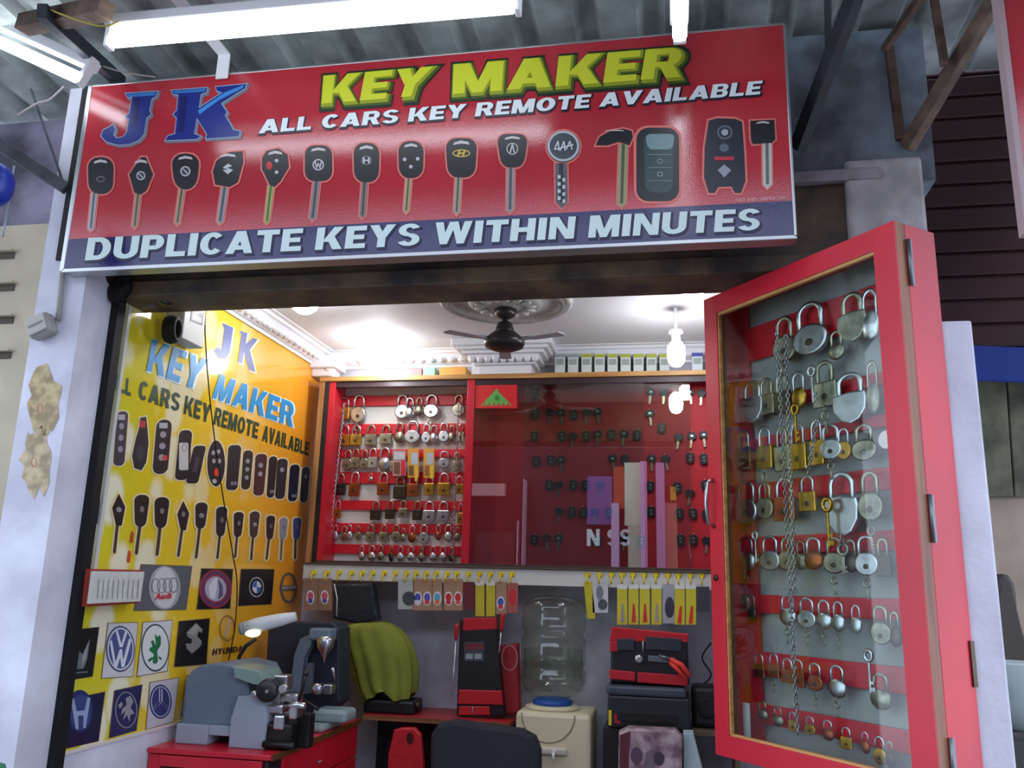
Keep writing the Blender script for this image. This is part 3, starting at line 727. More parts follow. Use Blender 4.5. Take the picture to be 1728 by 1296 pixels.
# ================================================================ LEFT POSTER (printed vinyl on the wall)
XP = XL+.003
PW = lambda u, v: pX(u, v, XP); NW = (1, 0, 0)
def poster_mat():
    m = bpy.data.materials.new('yellow_poster_print'); m.use_nodes = True; nt = m.node_tree; b = nt.nodes['Principled BSDF']
    tc = nt.nodes.new('ShaderNodeTexCoord'); sep = nt.nodes.new('ShaderNodeSeparateXYZ'); nt.links.new(tc.outputs['Object'], sep.inputs[0])
    mr = nt.nodes.new('ShaderNodeMapRange'); mr.inputs[1].default_value = -.8; mr.inputs[2].default_value = .75
    nt.links.new(sep.outputs['Y'], mr.inputs[0])
    cr = nt.nodes.new('ShaderNodeValToRGB'); cr.color_ramp.elements[0].color = rgb((206, 204, 44)); cr.color_ramp.elements[1].color = rgb((238, 158, 44))
    e = cr.color_ramp.elements.new(.45); e.color = rgb((236, 194, 44))
    nt.links.new(mr.outputs[0], cr.inputs[0])
    vo = nt.nodes.new('ShaderNodeTexVoronoi'); vo.inputs['Scale'].default_value = 8.5
    mp = nt.nodes.new('ShaderNodeMapping'); mp.inputs['Scale'].default_value = (1, .8, .6); nt.links.new(tc.outputs['Object'], mp.inputs[0]); nt.links.new(mp.outputs[0], vo.inputs['Vector'])
    r2 = nt.nodes.new('ShaderNodeValToRGB'); r2.color_ramp.elements[0].position = .36; r2.color_ramp.elements[1].position = .50
    r2.color_ramp.elements[0].color = (1, 1, 1, 1); r2.color_ramp.elements[1].color = (0, 0, 0, 1)
    nt.links.new(vo.outputs['Distance'], r2.inputs[0])
    m2 = nt.nodes.new('ShaderNodeMapRange'); m2.inputs[1].default_value = -.55; m2.inputs[2].default_value = .30; m2.inputs[3].default_value = .85; m2.inputs[4].default_value = 0
    nt.links.new(sep.outputs['Y'], m2.inputs[0])
    mu = nt.nodes.new('ShaderNodeMath'); mu.operation = 'MULTIPLY'; nt.links.new(r2.outputs[0], mu.inputs[0]); nt.links.new(m2.outputs[0], mu.inputs[1])
    mx = nt.nodes.new('ShaderNodeMix'); mx.data_type = 'RGBA'; nt.links.new(mu.outputs[0], mx.inputs['Factor']); nt.links.new(cr.outputs[0], mx.inputs['A']); mx.inputs['B'].default_value = rgb((236, 236, 214))
    nt.links.new(mx.outputs['Result'], b.inputs['Base Color']); b.inputs['Roughness'].default_value = .10
    b.inputs['Specular IOR Level'].default_value = .6
    n2 = nt.nodes.new('ShaderNodeTexNoise'); n2.inputs['Scale'].default_value = 9; bp = nt.nodes.new('ShaderNodeBump'); bp.inputs['Strength'].default_value = .02; bp.inputs['Distance'].default_value = .02
    nt.links.new(tc.outputs['Object'], n2.inputs['Vector']); nt.links.new(n2.outputs[0], bp.inputs['Height']); nt.links.new(bp.outputs[0], b.inputs['Normal'])
    return m
poster = thing('wall_poster', 'yellow vinyl poster of car keys and badges covering the left wall', 'poster', (XL, .8, 1.061))
m = MB(); m.span((XL, .01, 1.061), (XP, YB-.005, 2.712))
me = m.mesh('vinyl_sheet', poster_mat()); me.transform(Matrix.Translation((-XL, -.8, -1.061-.8))); o = link('vinyl_sheet', me, poster); o.location = (0, 0, .8)
part('poster_edge', MB().span((XL, .01, 1.05), (XP+.003, YB-.005, 1.061)), mat('pale_edge', (214, 206, 196), .6), poster)
def pword(t, q, layers, lbl): return word('lettering', t, q, layers, parent=poster, P=PW, N=NW, lbl=lbl)
BLU = (30, 146, 206); GRN = (34, 66, 44)
def tri(b0, b1, t0, t1, x, y):  # helper kept for odd quads
    return None
pword('KEY', [(246, 625), (333, 659), (350, 608), (256, 572)], [((214, 236, 240), .05, 2, 1, 2), (BLU, .05, 0, 0, 0)], 'blue lettering KEY')
pword('MAKER', [(357, 671), (493, 721), (497, 681), (370, 631)], [((214, 236, 240), .05, 2, 1, 1.5), (BLU, .05, 0, 0, 0)], 'blue lettering MAKER')
pword('ALL', [(184, 655), (220, 669), (222, 641), (189, 627)], [(GRN, .05, 0, 0, 0)], 'dark green lettering ALL')
pword('CARS', [(232, 673), (301, 695), (305, 665), (236, 641)], [(GRN, .05, 0, 0, 0)], 'dark green lettering CARS')
pword('KEY', [(309, 698), (352, 714), (357, 684), (313, 667)], [(GRN, .05, 0, 0, 0)], 'dark green lettering KEY')
pword('REMOTE', [(359, 716), (434, 741), (437, 714), (364, 687)], [(GRN, .05, 0, 0, 0)], 'dark green lettering REMOTE')
pword('AVAILABLE', [(441, 744), (520, 769), (522, 747), (445, 717)], [(GRN, .05, 0, 0, 0)], 'dark green lettering AVAILABLE')
SLV = (84, 96, 150)
JP = [(375, 545), (393, 553), (387, 595), (380, 606), (368, 604), (361, 592), (366, 586), (374, 590), (378, 556)]
KP = [(403, 558), (417, 562), (414, 580), (427, 570), (434, 573), (421, 590), (429, 622), (430, 628), (420, 624), (411, 594), (408, 614), (401, 611), (407, 564)]
for pts, n in ((JP, 'J'), (KP, 'K')):
    f = Flat(PW, NW); f.up(); f.face([(x+1.5, y+1.5) for x, y in grow(pts, 1.5)], (226, 220, 190)); f.up(); f.face(pts, SLV); f.build('lettering', poster, 'blue slab letter ' + n)
# upper row of remotes on the poster
def remote(poly, hl=None, extra=None, label=None, col=(40, 40, 44)):
    f = Flat(PW, NW); f.up(); f.face(grow(poly, 2.2), (230, 216, 170)); f.up(); f.face(poly, col); f.up()
    xs = [p[0] for p in poly]; ys = [p[1] for p in poly]; cx, cy = (min(xs)+max(xs))/2, (min(ys)+max(ys))/2
    if extra: extra(f, cx, cy, (max(xs)-min(xs))/2, (max(ys)-min(ys))/2)
    return f.build('remote_picture', poster, label)
def tilt(poly, k): # shear a vertical outline so that its top leans right
    ys = [p[1] for p in poly]; c = (min(ys)+max(ys))/2
    return [(x-(y-c)*k, y) for x, y in poly]
def X_b(n, red=False, top=False):
    def g(f, cx, cy, w, h):
        for i in range(n): f.ell(cx+w*.08*(1-i), cy-h*.45+i*h*.42, w*.34, h*.12, (150, 150, 156), 12)
        if red: f.ell(cx+w*.25, cy+h*.4, w*.28, h*.1, (206, 70, 60), 12)
        if top: f.rect(cx+w*.1, cy-h*.78, w*.9, h*.2, (176, 176, 180))
    return g
remote(tilt(rr(203, 740, 19, 92, 8), .08), extra=X_b(3, top=True), label='pink and black remote', col=(60, 58, 66))
remote([(236, 705), (246, 703), (248, 722), (250, 748), (246, 780), (238, 794), (226, 790), (222, 770), (229, 738), (234, 722)], extra=lambda f, cx, cy, w, h: (f.rect(cx+w*.25, cy-h*.72, w*.7, h*.25, (190, 50, 50)), f.ell(cx, cy+h*.35, w*.5, h*.3, (62, 62, 68))), label='bottle shaped remote with a red neck')
remote(tilt(rr(273, 754, 26, 92, 12), .09), extra=X_b(3, True, True))
remote(tilt(rr(309, 768, 22, 84, 8), .1), extra=lambda f, cx, cy, w, h: (f.rect(cx, cy+h*.05, w*1.1, h*1.1, (196, 196, 190), 3), f.ring(cx+w*.1, cy-h*.3, w*.34, h*.16, 1.4, (90, 90, 96), 14)))
remote(tilt(rr(330, 784, 21, 64, 6), .22), extra=lambda f, cx, cy, w, h: f.rect(cx, cy, w*.5, h*.8, (66, 66, 72), rot=.2))
remote(oval(364, 782, 15, 39), extra=lambda f, cx, cy, w, h: ([f.ell(cx+dx, cy+dy, 3, 4, (160, 160, 164), 10) for dx, dy in ((-5, -18), (4, -20), (-4, -4), (5, -4))], f.ell(cx+1, cy+15, 5, 7, (216, 70, 50), 14), f.ell(cx-3, cy+30, 4, 4, (180, 180, 180), 10)), label='oval remote with a red button')
for i, (cx, cy, w, h, c, n) in enumerate(((393, 789, 22, 76, (44, 44, 48), 0), (416, 793, 17, 66, (52, 50, 44), 3), (438, 801, 20, 70, (74, 48, 52), 2), (458, 805, 14, 70, (38, 38, 40), 0), (474, 808, 18, 68, (44, 46, 54), 1), (495, 815, 17, 62, (26, 32, 54), 0), (514, 818, 14, 60, (24, 40, 62), 1))):
    remote(tilt(rr(cx, cy, w, h, min(7, w/2-.5), 1.0, .9), .08), extra=X_b(n) if n else (lambda f, cx, cy, w, h: f.rect(cx, cy+h*.7, w*.8, h*.16, (120, 120, 126))), col=c)
for q in (tilt(rr(170, 760, 10, 80, 4), .05), tilt(rr(163, 855, 9, 60, 4), .05)): remote(q)
# lower row of keys on the poster
KX = [(199, 860, 22, 54, 192, 932, (40, 36, 34)), (237, 862, 24, 54, 229, 934, (44, 40, 38)), (271, 865, 24, 52, 264, 936, (38, 36, 36)), (308, 870, 20, 50, 300, 938, (50, 34, 34)), (338, 870, 20, 44, 330, 941, (40, 40, 44)), (372, 880, 18, 50, 366, 942, (40, 40, 42)), (401, 885, 16, 42, 396, 940, (44, 40, 38)), (428, 885, 16, 44, 423, 944, (70, 58, 54)), (455, 890, 14, 40, 449, 943, (52, 40, 40)), (477, 892, 13, 36, 473, 944, (150, 150, 160)), (500, 892, 13, 36, 497, 942, (60, 70, 130))]
for i, (cx, cy, w, h, tx, ty, c) in enumerate(KX):
    shp = [(cx, cy-h/2), (cx+w/2, cy-h*.08), (cx+w*.22, cy+h/2), (cx-w*.2, cy+h/2), (cx-w/2, cy-h*.05)] if i in (0, 3) else tilt(rr(cx, cy, w, h, w*.42, 1.1, .75), .06)
    key_print(shp, (cx-2, cy+h/2, tx, ty, max(4, w*.24)), (96, 84, 64) if i != 9 else (150, 140, 110), (L_round if i in (0, 4, 7) else (lambda f, cx, cy, w, h: f.ell(cx, cy-h*.1, w*.3, h*.2, (120, 118, 116), 12))), halo=(232, 212, 160), parent=poster, P=PW, N=NW, hcol=c, glint=False)
# badges
def badge(quad, bgc, draw, label=None):
    f = Flat(PW, NW); f.up()
    if bgc: f.face(grow(quad, 1.2), (120, 100, 60)); f.up(); f.face(quad, bgc)
    f.up(); xs = [p[0] for p in quad]; ys = [p[1] for p in quad]
    draw(f, sum(xs)/4, sum(ys)/4, (max(xs)-min(xs))/2, (max(ys)-min(ys))/2); return f.build('badge_picture', poster, label)
BK = (24, 23, 26)
def d_rings(f, cx, cy, w, h):
    f.ell(cx+2, cy, w*.55, h*.96, (168, 170, 172)); f.up(); f.ell(cx+2, cy, w*.42, h*.9, (206, 208, 208)); f.up()
    for k in range(4): f.ring(278-13.5+k*10+(-3), 990-1+k*-.6, 8, 13, 1.8, (128, 132, 134), 22); f.up(.0002)
    f.text('Audi', [(259, 1012), (287, 1010), (288, 1000), (261, 1001)], (206, 46, 60), .05)
badge([(226, 1030), (313, 1028), (323, 956), (238, 953)], (92, 96, 104), d_rings, 'grey square with four linked rings and red lettering')
def d_elephant(f, cx, cy, w, h):
    f.ell(cx, cy, w*.92, h*.96, (150, 54, 70)); f.up(); f.ring(cx, cy, w*.8, h*.84, 3, (70, 66, 120)); f.ell(cx, cy, w*.6, h*.62, (176, 178, 196)); f.up()
    f.face([(cx-10, cy+14), (cx-12, cy-4), (cx-4, cy-16), (cx+3, cy-20), (cx+2, cy-2), (cx-2, cy+18)], (222, 222, 230)); f.face([(cx+4, cy-18), (cx+12, cy-4), (cx+12, cy+12), (cx+4, cy+18), (cx+6, cy)], (96, 92, 120))
badge([(332, 1028), (387, 1026), (392, 961), (340, 960)], BK, d_elephant, 'black square with a red ringed silver oval')
def d_bmw(f, cx, cy, w, h):
    rx, ry = w*.42, h*.56
    f.ell(cx, cy, rx, ry, (176, 182, 190)); f.up(); f.ell(cx, cy, rx*.88, ry*.88, (28, 32, 40)); f.up(); f.ell(cx, cy, rx*.6, ry*.6, (220, 226, 232)); f.up()
    for a in (0, PI):
        f.face([(cx, cy)]+[(cx+rx*.58*math.cos(a+k*PI/12), cy+ry*.58*math.sin(a+k*PI/12)) for k in range(7)], (62, 110, 176))
badge([(402, 1022), (457, 1019), (462, 961), (407, 961)], BK, d_bmw, 'black square with a blue and white quartered roundel')
def d_nissan(f, cx, cy, w, h):
    f.ring(cx, cy, w, h, 4, (96, 92, 92)); f.up(); f.rect(cx, cy, w*2.1, h*.34, (104, 100, 100), rot=-.06); f.up(); f.text('NISSAN', [(cx-w*.8, cy+3), (cx+w*.8, cy+1), (cx+w*.85, cy-4), (cx-w*.75, cy-2)], (196, 190, 186), .03)
badge([(472, 1018), (498, 1018), (501, 966), (475, 966)], None, d_nissan, 'grey ring crossed by a bar')
def d_wing(f, cx, cy, w, h):
    f.face([(121, 1075), (131, 1098), (138, 1104), (151, 1077), (146, 1112), (140, 1128), (124, 1130), (116, 1108)], (110, 116, 120)); f.up(); f.face([(122, 1080), (128, 1102), (126, 1126), (118, 1106)], (166, 170, 172)); f.face([(149, 1082), (138, 1106), (136, 1126), (144, 1110)], (150, 154, 156)); f.face([(115, 1138), (146, 1135), (147, 1132), (116, 1135)], (96, 100, 102))
badge([(112, 1148), (155, 1141), (166, 1059), (122, 1063)], BK, d_wing, 'black square with a winged silver emblem')
def d_vw(f, cx, cy, w, h):
    f.ell(202, 1095, 24.5, 39, (52, 62, 96)); f.up(); f.ell(202, 1095, 22.5, 36.5, (198, 202, 212)); f.up(); f.ell(202, 1095, 20, 33, (76, 88, 138)); f.up()
    V = (212, 216, 224)
    f.face([(193, 1064), (197, 1064), (203, 1086), (210, 1062), (214, 1064), (205, 1092), (200, 1092)], V)
    f.face([(183, 1083), (187, 1080), (193, 1117), (200, 1096), (204, 1095), (206, 1113), (216, 1077), (220, 1080), (208, 1125), (203, 1126), (201, 1110), (195, 1128), (191, 1126)], V)
badge([(171, 1144), (223, 1141), (232, 1051), (182, 1052)], (206, 204, 206), d_vw, 'white square with a blue ringed V over W')
def d_skoda(f, cx, cy, w, h):
    f.ell(261, 1093, 24, 40.5, (50, 76, 76)); f.up(); f.ell(261, 1093, 22, 37.5, (222, 226, 224)); f.up(); G = (30, 118, 70)
    f.face([(256, 1119), (258, 1104), (250, 1097), (252, 1092), (256, 1092), (253, 1082), (257, 1080), (262, 1090), (260, 1072), (266, 1068), (270, 1075), (270, 1088), (264, 1098), (265, 1116), (262, 1120)], G)
    f.up(); f.ell(264.5, 1071, 2.6, 3.6, (226, 230, 228), 10); f.face([(248, 1113), (256, 1108), (257, 1112), (250, 1117)], G); f.face([(271, 1110), (266, 1107), (266, 1111), (271, 1114)], G)
badge([(231, 1141), (281, 1132), (290, 1047), (241, 1051)], (214, 212, 214), d_skoda, 'white square with a green winged arrow in a ring')
def d_suzuki(f, cx, cy, w, h):
    S_ = (136, 136, 132)
    f.face([(330, 1051), (341, 1062), (340, 1068), (334, 1066), (332, 1074), (340, 1082), (338, 1090), (323, 1103), (314, 1094), (312, 1086), (322, 1086), (323, 1079), (315, 1074), (314, 1067)], S_)
    f.up(); f.face([(330, 1053), (338, 1062), (332, 1064), (324, 1072), (316, 1068)], (160, 160, 154))
badge([(294, 1125), (347, 1120), (353, 1044), (302, 1049)], BK, d_suzuki, 'black square with a grey angular S')
def d_hy(f, cx, cy, w, h):
    f.ring(383, 1060, 14, 22, 2.6, (176, 128, 60)); f.up(); f.face([(386, 1044), (390, 1046), (381, 1078), (376, 1074)], (220, 190, 150)); f.text('HYUNDAI', [(357, 1106), (412, 1099), (413, 1089), (359, 1095)], (70, 44, 40), .03)
badge([(358, 1108), (412, 1100), (413, 1040), (360, 1040)], None, d_hy, 'tilted H in an oval over dark lettering')
def d_honda(f, cx, cy, w, h):
    f.ell(134, 1200, 22, 36, (34, 44, 96)); f.up(); f.ell(134, 1202, 18, 30, (54, 68, 120)); f.up(); B_ = (150, 164, 196)
    f.face([(118, 1180), (123, 1178), (128, 1200), (141, 1199), (146, 1176), (151, 1178), (143, 1228), (139, 1229), (139, 1207), (130, 1208), (131, 1231), (126, 1230)], B_)
badge([(101, 1265), (165, 1250), (176, 1168), (109, 1182)], (22, 24, 58), d_honda, 'dark blue square with a pale H emblem')
def d_lion(f, cx, cy, w, h):
    f.ring(212, 1198, 19, 31, 2, (140, 136, 150)); f.up(); L_ = (150, 146, 152)
    f.face([(206, 1216), (210, 1200), (203, 1206), (205, 1196), (212, 1190), (211, 1178), (219, 1174), (224, 1184), (219, 1194), (226, 1204), (219, 1206), (217, 1218), (213, 1206)], L_); f.face([(198, 1190), (204, 1184), (206, 1190), (201, 1196)], L_)
badge([(184, 1245), (229, 1232), (239, 1156), (193, 1166)], (40, 38, 86), d_lion, 'purple-blue square with a rearing silver beast')
def d_fork(f, cx, cy, w, h):
    f.ell(270, 1184, 19, 29, (58, 62, 112)); f.up(); f.ring(270, 1184, 16.5, 26, 1.6, (186, 188, 206)); F_ = (188, 192, 210)
    for a in (0, 2.09, 4.19): 
        c, s_ = math.sin(a), -math.cos(a)
        for k in (-2, 2): f.face([(270+k*s_*-1-.9*s_, 1184+k*c-.9*c), (270+k*s_*-1+.9*s_, 1184+k*c+.9*c), (270+c*14+k*-s_+.9*s_, 1184+s_*22+k*c), (270+c*14+k*-s_-.9*s_, 1184+s_*22+k*c)], F_)
badge([(246, 1231), (292, 1217), (301, 1144), (253, 1152)], (196, 192, 198), d_fork, 'white square with three crossed forks in a navy disc')
badge([(306, 1206), (318, 1203), (322, 1140), (314, 1142)], (200, 190, 170), lambda f, cx, cy, w, h: None)
for x, y in ((221, 905), (216, 938)):
    f = Flat(PW, NW); f.up(.002); f.face([(x-3, y+10), (x, y-10), (x+4, y-6), (x+2, y+12)], (196, 74, 44)); f.build('red_mark', poster)

# ================================================================ CEILING FAN AND LAMPS
fan = thing('ceiling_fan', 'small dark ceiling fan hanging from the round ceiling rose', 'fan', (FX, FY, ZC-.04))
M_fan = mat('dark_brown_enamel', (44, 38, 42), .35)
part('canopy', MB().lathe([(.012, 0), (.05, -.004), (.042, -.03), (.014, -.045)], (FX, FY, ZC-.04)), M_fan, fan)
part('rod', MB().cyl((FX, FY, ZC-.05), (FX, FY, 2.63), .011, n=12), M_fan, fan)
part('lower_canopy', MB().lathe([(.014, .06), (.03, .05), (.04, .02), (.044, 0)], (FX, FY, 2.628)), M_fan, fan)
part('motor', MB().lathe([(.03, .045), (.05, .036), (.082, .008), (.088, -.008), (.08, -.026), (.05, -.038), (.001, -.04)], (FX, FY, 2.60), n=32), M_fan, fan)
for k in range(3):
    t = math.radians(100+k*120); u = Vector((math.cos(t), math.sin(t), 0)); w = Vector((-math.sin(t), math.cos(t), 0))
    b = MB(); b.prism([(.075, -.010), (.12, -.014), (.14, -.024), (.27, -.028), (.28, 0), (.27, .028), (.14, .024), (.12, .014), (.075, .010)], ((FX, FY, 2.595), u, w, (0, 0, 1)), 0, .004)
    part('blade', b, mat('pale_fan_blade', (188, 190, 196), .45), fan, 'pale blade')
    b = MB(); b.box(Vector((FX, FY, 2.603))+u*.1, (.06, .016, .006), Matrix.Rotation(t, 3, 'Z'), .002); part('blade_iron', b, M_steelgrey, fan)
M_bulb = lamp_mat('bulb_glow', (250, 250, 255), BULB_POWER)
M_dome = lamp_mat('dome_glow', (250, 250, 255), DOME_POWER)
def bulb(x, y, drop, label):
    t = thing('ceiling_bulb', label, 'light bulb', (x, y, ZC))
    if drop: part('rod', MB().cyl((x, y, ZC), (x, y, ZC-drop), .009, n=10), M_whitepaint, t)
    ZC_ = ZC-drop
    part('holder', MB().lathe([(.03, 0), (.03, -.012), (.018, -.016), (.018, -.045)], (x, y, ZC_)), M_whitepaint, t)
    m = MB(); m.lathe([(.013, -.045), (.022, -.052), (.036, -.07), (.038, -.11), (.034, -.14), (.02, -.157), (.001, -.162)], (x, y, ZC_), n=20); part('bulb', m, M_bulb, t)
bulb(-1.435, 1.40, 0, 'glaring white bulb hanging over the padlock rack, nearest the yellow poster')
bulb(.022, 1.08, .10, 'glaring white bulb hanging over the key rack beside the glazed padlock box')
def dome(x, y, label):
    t = thing('ceiling_lamp', label, 'ceiling lamp', (x, y, ZC))
    part('base', MB().lathe([(.065, 0), (.065, -.018), (.058, -.022)], (x, y, ZC)), M_whitepaint, t)
    part('diffuser', MB().lathe([(.06, -.02), (.061, -.05), (.05, -.075), (.028, -.092), (.001, -.098)], (x, y, ZC), n=28), M_dome, t)
dome(-1.51, .70, 'round white ceiling lamp half hidden by the lintel, on the poster side')
dome(.082, .66, 'round white ceiling lamp half hidden by the lintel, near the red glazed box')

# ================================================================ WALL DISPLAY CABINET
YC = 1.56; YBK = 1.705; YSL = 1.690; YLK = 1.676
cx0 = pY(541, 640, YC).x; cx1 = .95
zt = pY(860, 639, YC).z; zb = pY(860, 957, YC).z
disp = thing('display_cabinet', 'long red wall cabinet with padlocks at left and car keys behind glass at right', 'cabinet', ((cx0+cx1)/2, YC, zb))
part('top_board', MB().span((cx0, YC-.012, zt), (cx1, YB, zt+.024), .002), M_wood, disp, 'pale wooden top board')
xr0 = pY(556, 800, YC).x - .02
part('side_board', MB().span((cx0, YC-.008, zb), (cx0+.028, YB, zt), .002), M_woodv, disp, 'wooden side board')
part('dark_lining', MB().span((cx0+.028, YC-.004, zb), (cx0+.052, YB, zt), .001), M_black, disp, 'black inner strip')
part('red_stile', MB().span((cx0+.052, YC, zb), (cx0+.085, YB, zt), .002), M_red, disp)
xd0, xd1 = pY(783, 800, YC).x, pY(796, 800, YC).x
part('divider', MB().span((xd0, YC, zb), (xd1, YB, zt), .002), M_red, disp, 'red upright between the two halves')
part('back_board', MB().span((cx0+.085, YBK, zb), (xd0, YB-.001, zt)), M_white, disp, 'white back of the padlock half')
part('back_board', MB().span((xd1, YBK, zb), (cx1, YB-.001, zt)), mat('deep_red_felt', (196, 20, 40), .55), disp, 'red back of the key half')
part('top_shadow_strip', MB().span((cx0+.085, YC+.005, zt-.03), (cx1, YC+.028, zt), .002), mat('under_top_shadow', (58, 40, 46), .4), disp, 'dark strip standing in for the shadow under the top')  # shadow under the top board, put in as a dark strip
part('bottom_track', MB().span((cx0+.052, YC-.004, zb), (cx1, YC+.05, zb+.012), .001), mat('brown_track', (74, 54, 48), .5), disp)
for yt, yb_ in ((667, 684), (715, 733), (758, 772), (797, 816), (845, 861), (884, 900), (920, 936)):
    z1, z0 = pY(680, yt, YSL).z, pY(680, yb_, YSL).z
    part('slat', MB().span((cx0+.086, YSL, z0), (xd0-.001, YBK, z1), .002), M_redrail, disp, 'red slat')
# two panes, both slid to the right half
M_glass = glass('pane_glass', (244, 250, 246), 1.55, base=.05)
xg = [xd1-.005, pY(893, 800, YC).x, pY(880, 800, YC).x, pY(1167, 800, YC).x]
part('sliding_pane', MB().span((xg[0], YC+.008, zb+.012), (xg[1]+.55, YC+.0125, zt-.004)), M_glass, disp, 'sliding glass pane')
part('sliding_pane', MB().span((xg[2], YC+.022, zb+.012), (xg[3], YC+.0265, zt-.004)), M_glass, disp, 'sliding glass pane')
stk = Flat(lambda u, v: pY(u, v, YC+.0075), NS); stk.up(); stk.face([(802, 647), (873, 647), (873, 689), (802, 689)], (216, 44, 50)); stk.up()
stk.face([(811, 685), (838, 656), (842, 662), (846, 666), (864, 684)], (104, 176, 88)); stk.up(); stk.face([(836, 668), (842, 668), (843, 676), (835, 676)], (60, 140, 70)); [stk.face([(815+i*8, 684), (820+i*8, 684), (818+i*8, 679)], (190, 70, 50)) for i in range(6)]
stk.build('patch', disp, 'red sticker with a green gable emblem')  # flat red and green shapes laid on the front pane
g = MB(); gx = pY(1130, 700, YC).x

# ---------------------------------------------------------------- padlocks (width .6, height 1, hung from the top)
def lock_meshes():
    L = {}
    def shackle(w, top, bot, r):
        m = MB(); pts = [(-w, 0, bot)] + [(-w*math.cos(PI*k/10), 0, top-w+w*math.sin(PI*k/10)) for k in range(11)] + [(w, 0, bot)]
        m.tube(pts, r, 8); return m
    for mn, M in (('S', M_silver), ('G', M_brass), ('C', M_copper), ('D', M_dark), ('N', M_nickel)):
        m = MB(); m.lathe([(.26, -.09), (.29, -.075), (.30, -.05), (.30, .05), (.29, .075), (.26, .09)], (0, 0, -.70), (0, 1, 0), 28); L['r'+mn] = m.mesh('round_body', M)
        m = MB(); m.box((0, 0, -.71), (.58, .17, .56), None, .035); L['b'+mn] = m.mesh('block_body', M)
        m = MB(); m.prism([(-.27, -.40), (-.30, -.52), (-.28, -.74), (-.16, -.93), (0, -1.0), (.16, -.93), (.28, -.74), (.30, -.52), (.27, -.40), (0, -.36)], ((0, 0, 0), (1, 0, 0), (0, 0, 1), (0, -1, 0)), -.085, .085, .03); L['s'+mn] = m.mesh('shield_body', M)
        m = MB(); m.sphere((0, 0, -.70), .30, (1, .5, 1), 18); L['o'+mn] = m.mesh('rounded_body', M)
    L['shackle'] = shackle(.19, 0, -.52, .045).mesh('shackle', M_silver)
    L['shackleN'] = shackle(.17, 0, -.52, .05).mesh('shackle', M_nickel)
    m = MB(); m.lathe([(.07, 0), (.07, -.012), (.05, -.018)], (0, -.085, -.76), (0, 1, 0), 14); L['plate'] = m.mesh('keyhole_plate', M_dark)
    m = MB(); m.box((0, -.088, -.62), (.34, .008, .12), None, .003); L['tag'] = m.mesh('maker_plate', M_silver)
    m = MB(); m.torus((0, -.10, -1.04), .075, .014, (1, 0, 0), 12, 6); m.torus((0, -.10, -1.2), .085, .03, (0, 1, 0), 14, 6); m.box((0, -.10, -1.42), (.055, .02, .34), None, .006); m.box((.045, -.10, -1.55), (.05, .02, .04)); m.box((.045, -.10, -1.48), (.04, .02, .03)); L['key'] = m.mesh('key', M_nickel)
    return L
LM = lock_meshes()
MATWORD = {'S': 'silver', 'G': 'brass', 'C': 'coppery', 'D': 'dark', 'N': 'nickel'}
SHAPEWORD = {'r': 'round', 'b': 'square', 's': 'shield', 'o': 'bulbous'}
PROTO = {}
def proto(kind, key):
    k = (kind, key)
    if k in PROTO: return copy_tree(PROTO[k])
    root = thing('padlock', None, 'padlock')
    link('body', LM[kind], root)
    s = link('shackle', LM['shackleN' if kind[1] in 'ND' else 'shackle'], root)
    if kind[1] in 'GC': s['label'] = 'steel shackle'
    if kind[0] in 'rb': link('keyhole_plate', LM['plate'], root)
    if kind[0] == 'b' and kind[1] == 'S': link('maker_plate', LM['tag'], root)
    if key:
        kk = link('key', LM['key'], root); kk['label'] = 'key hanging on its ring below the body'
    PROTO[k] = root; return root
def ordinal_from(i, n):
    return ORD[i+1]+' from the left' if i < n else ''
def hang_locks(rows, where, group, place, rotz, depth=1.0):
    """rows: lists of (px, top, bottom, width, kind, key)"""
    for ri, row in enumerate(rows):
        row = sorted(row); n = len(row)
        rowname = ('top' if ri == 0 else 'bottom' if ri == len(rows)-1 else ORD[ri+1])+' row'
        for i, (px, y0, y1, w, kind, key) in enumerate(row):
            root = proto(kind, key)
            loc, H, Wd = place(px, y0, y1, w)
            root.location = loc; root.rotation_euler = (0, 0, rotz)
            sw = Wd/.6; root.scale = (sw, (sw+H)/2*depth, H)
            root['label'] = f'{MATWORD[kind[1]]} {SHAPEWORD[kind[0]]} padlock, {ORD[i+1]} from left, {rowname} {where}'
            root['group'] = group
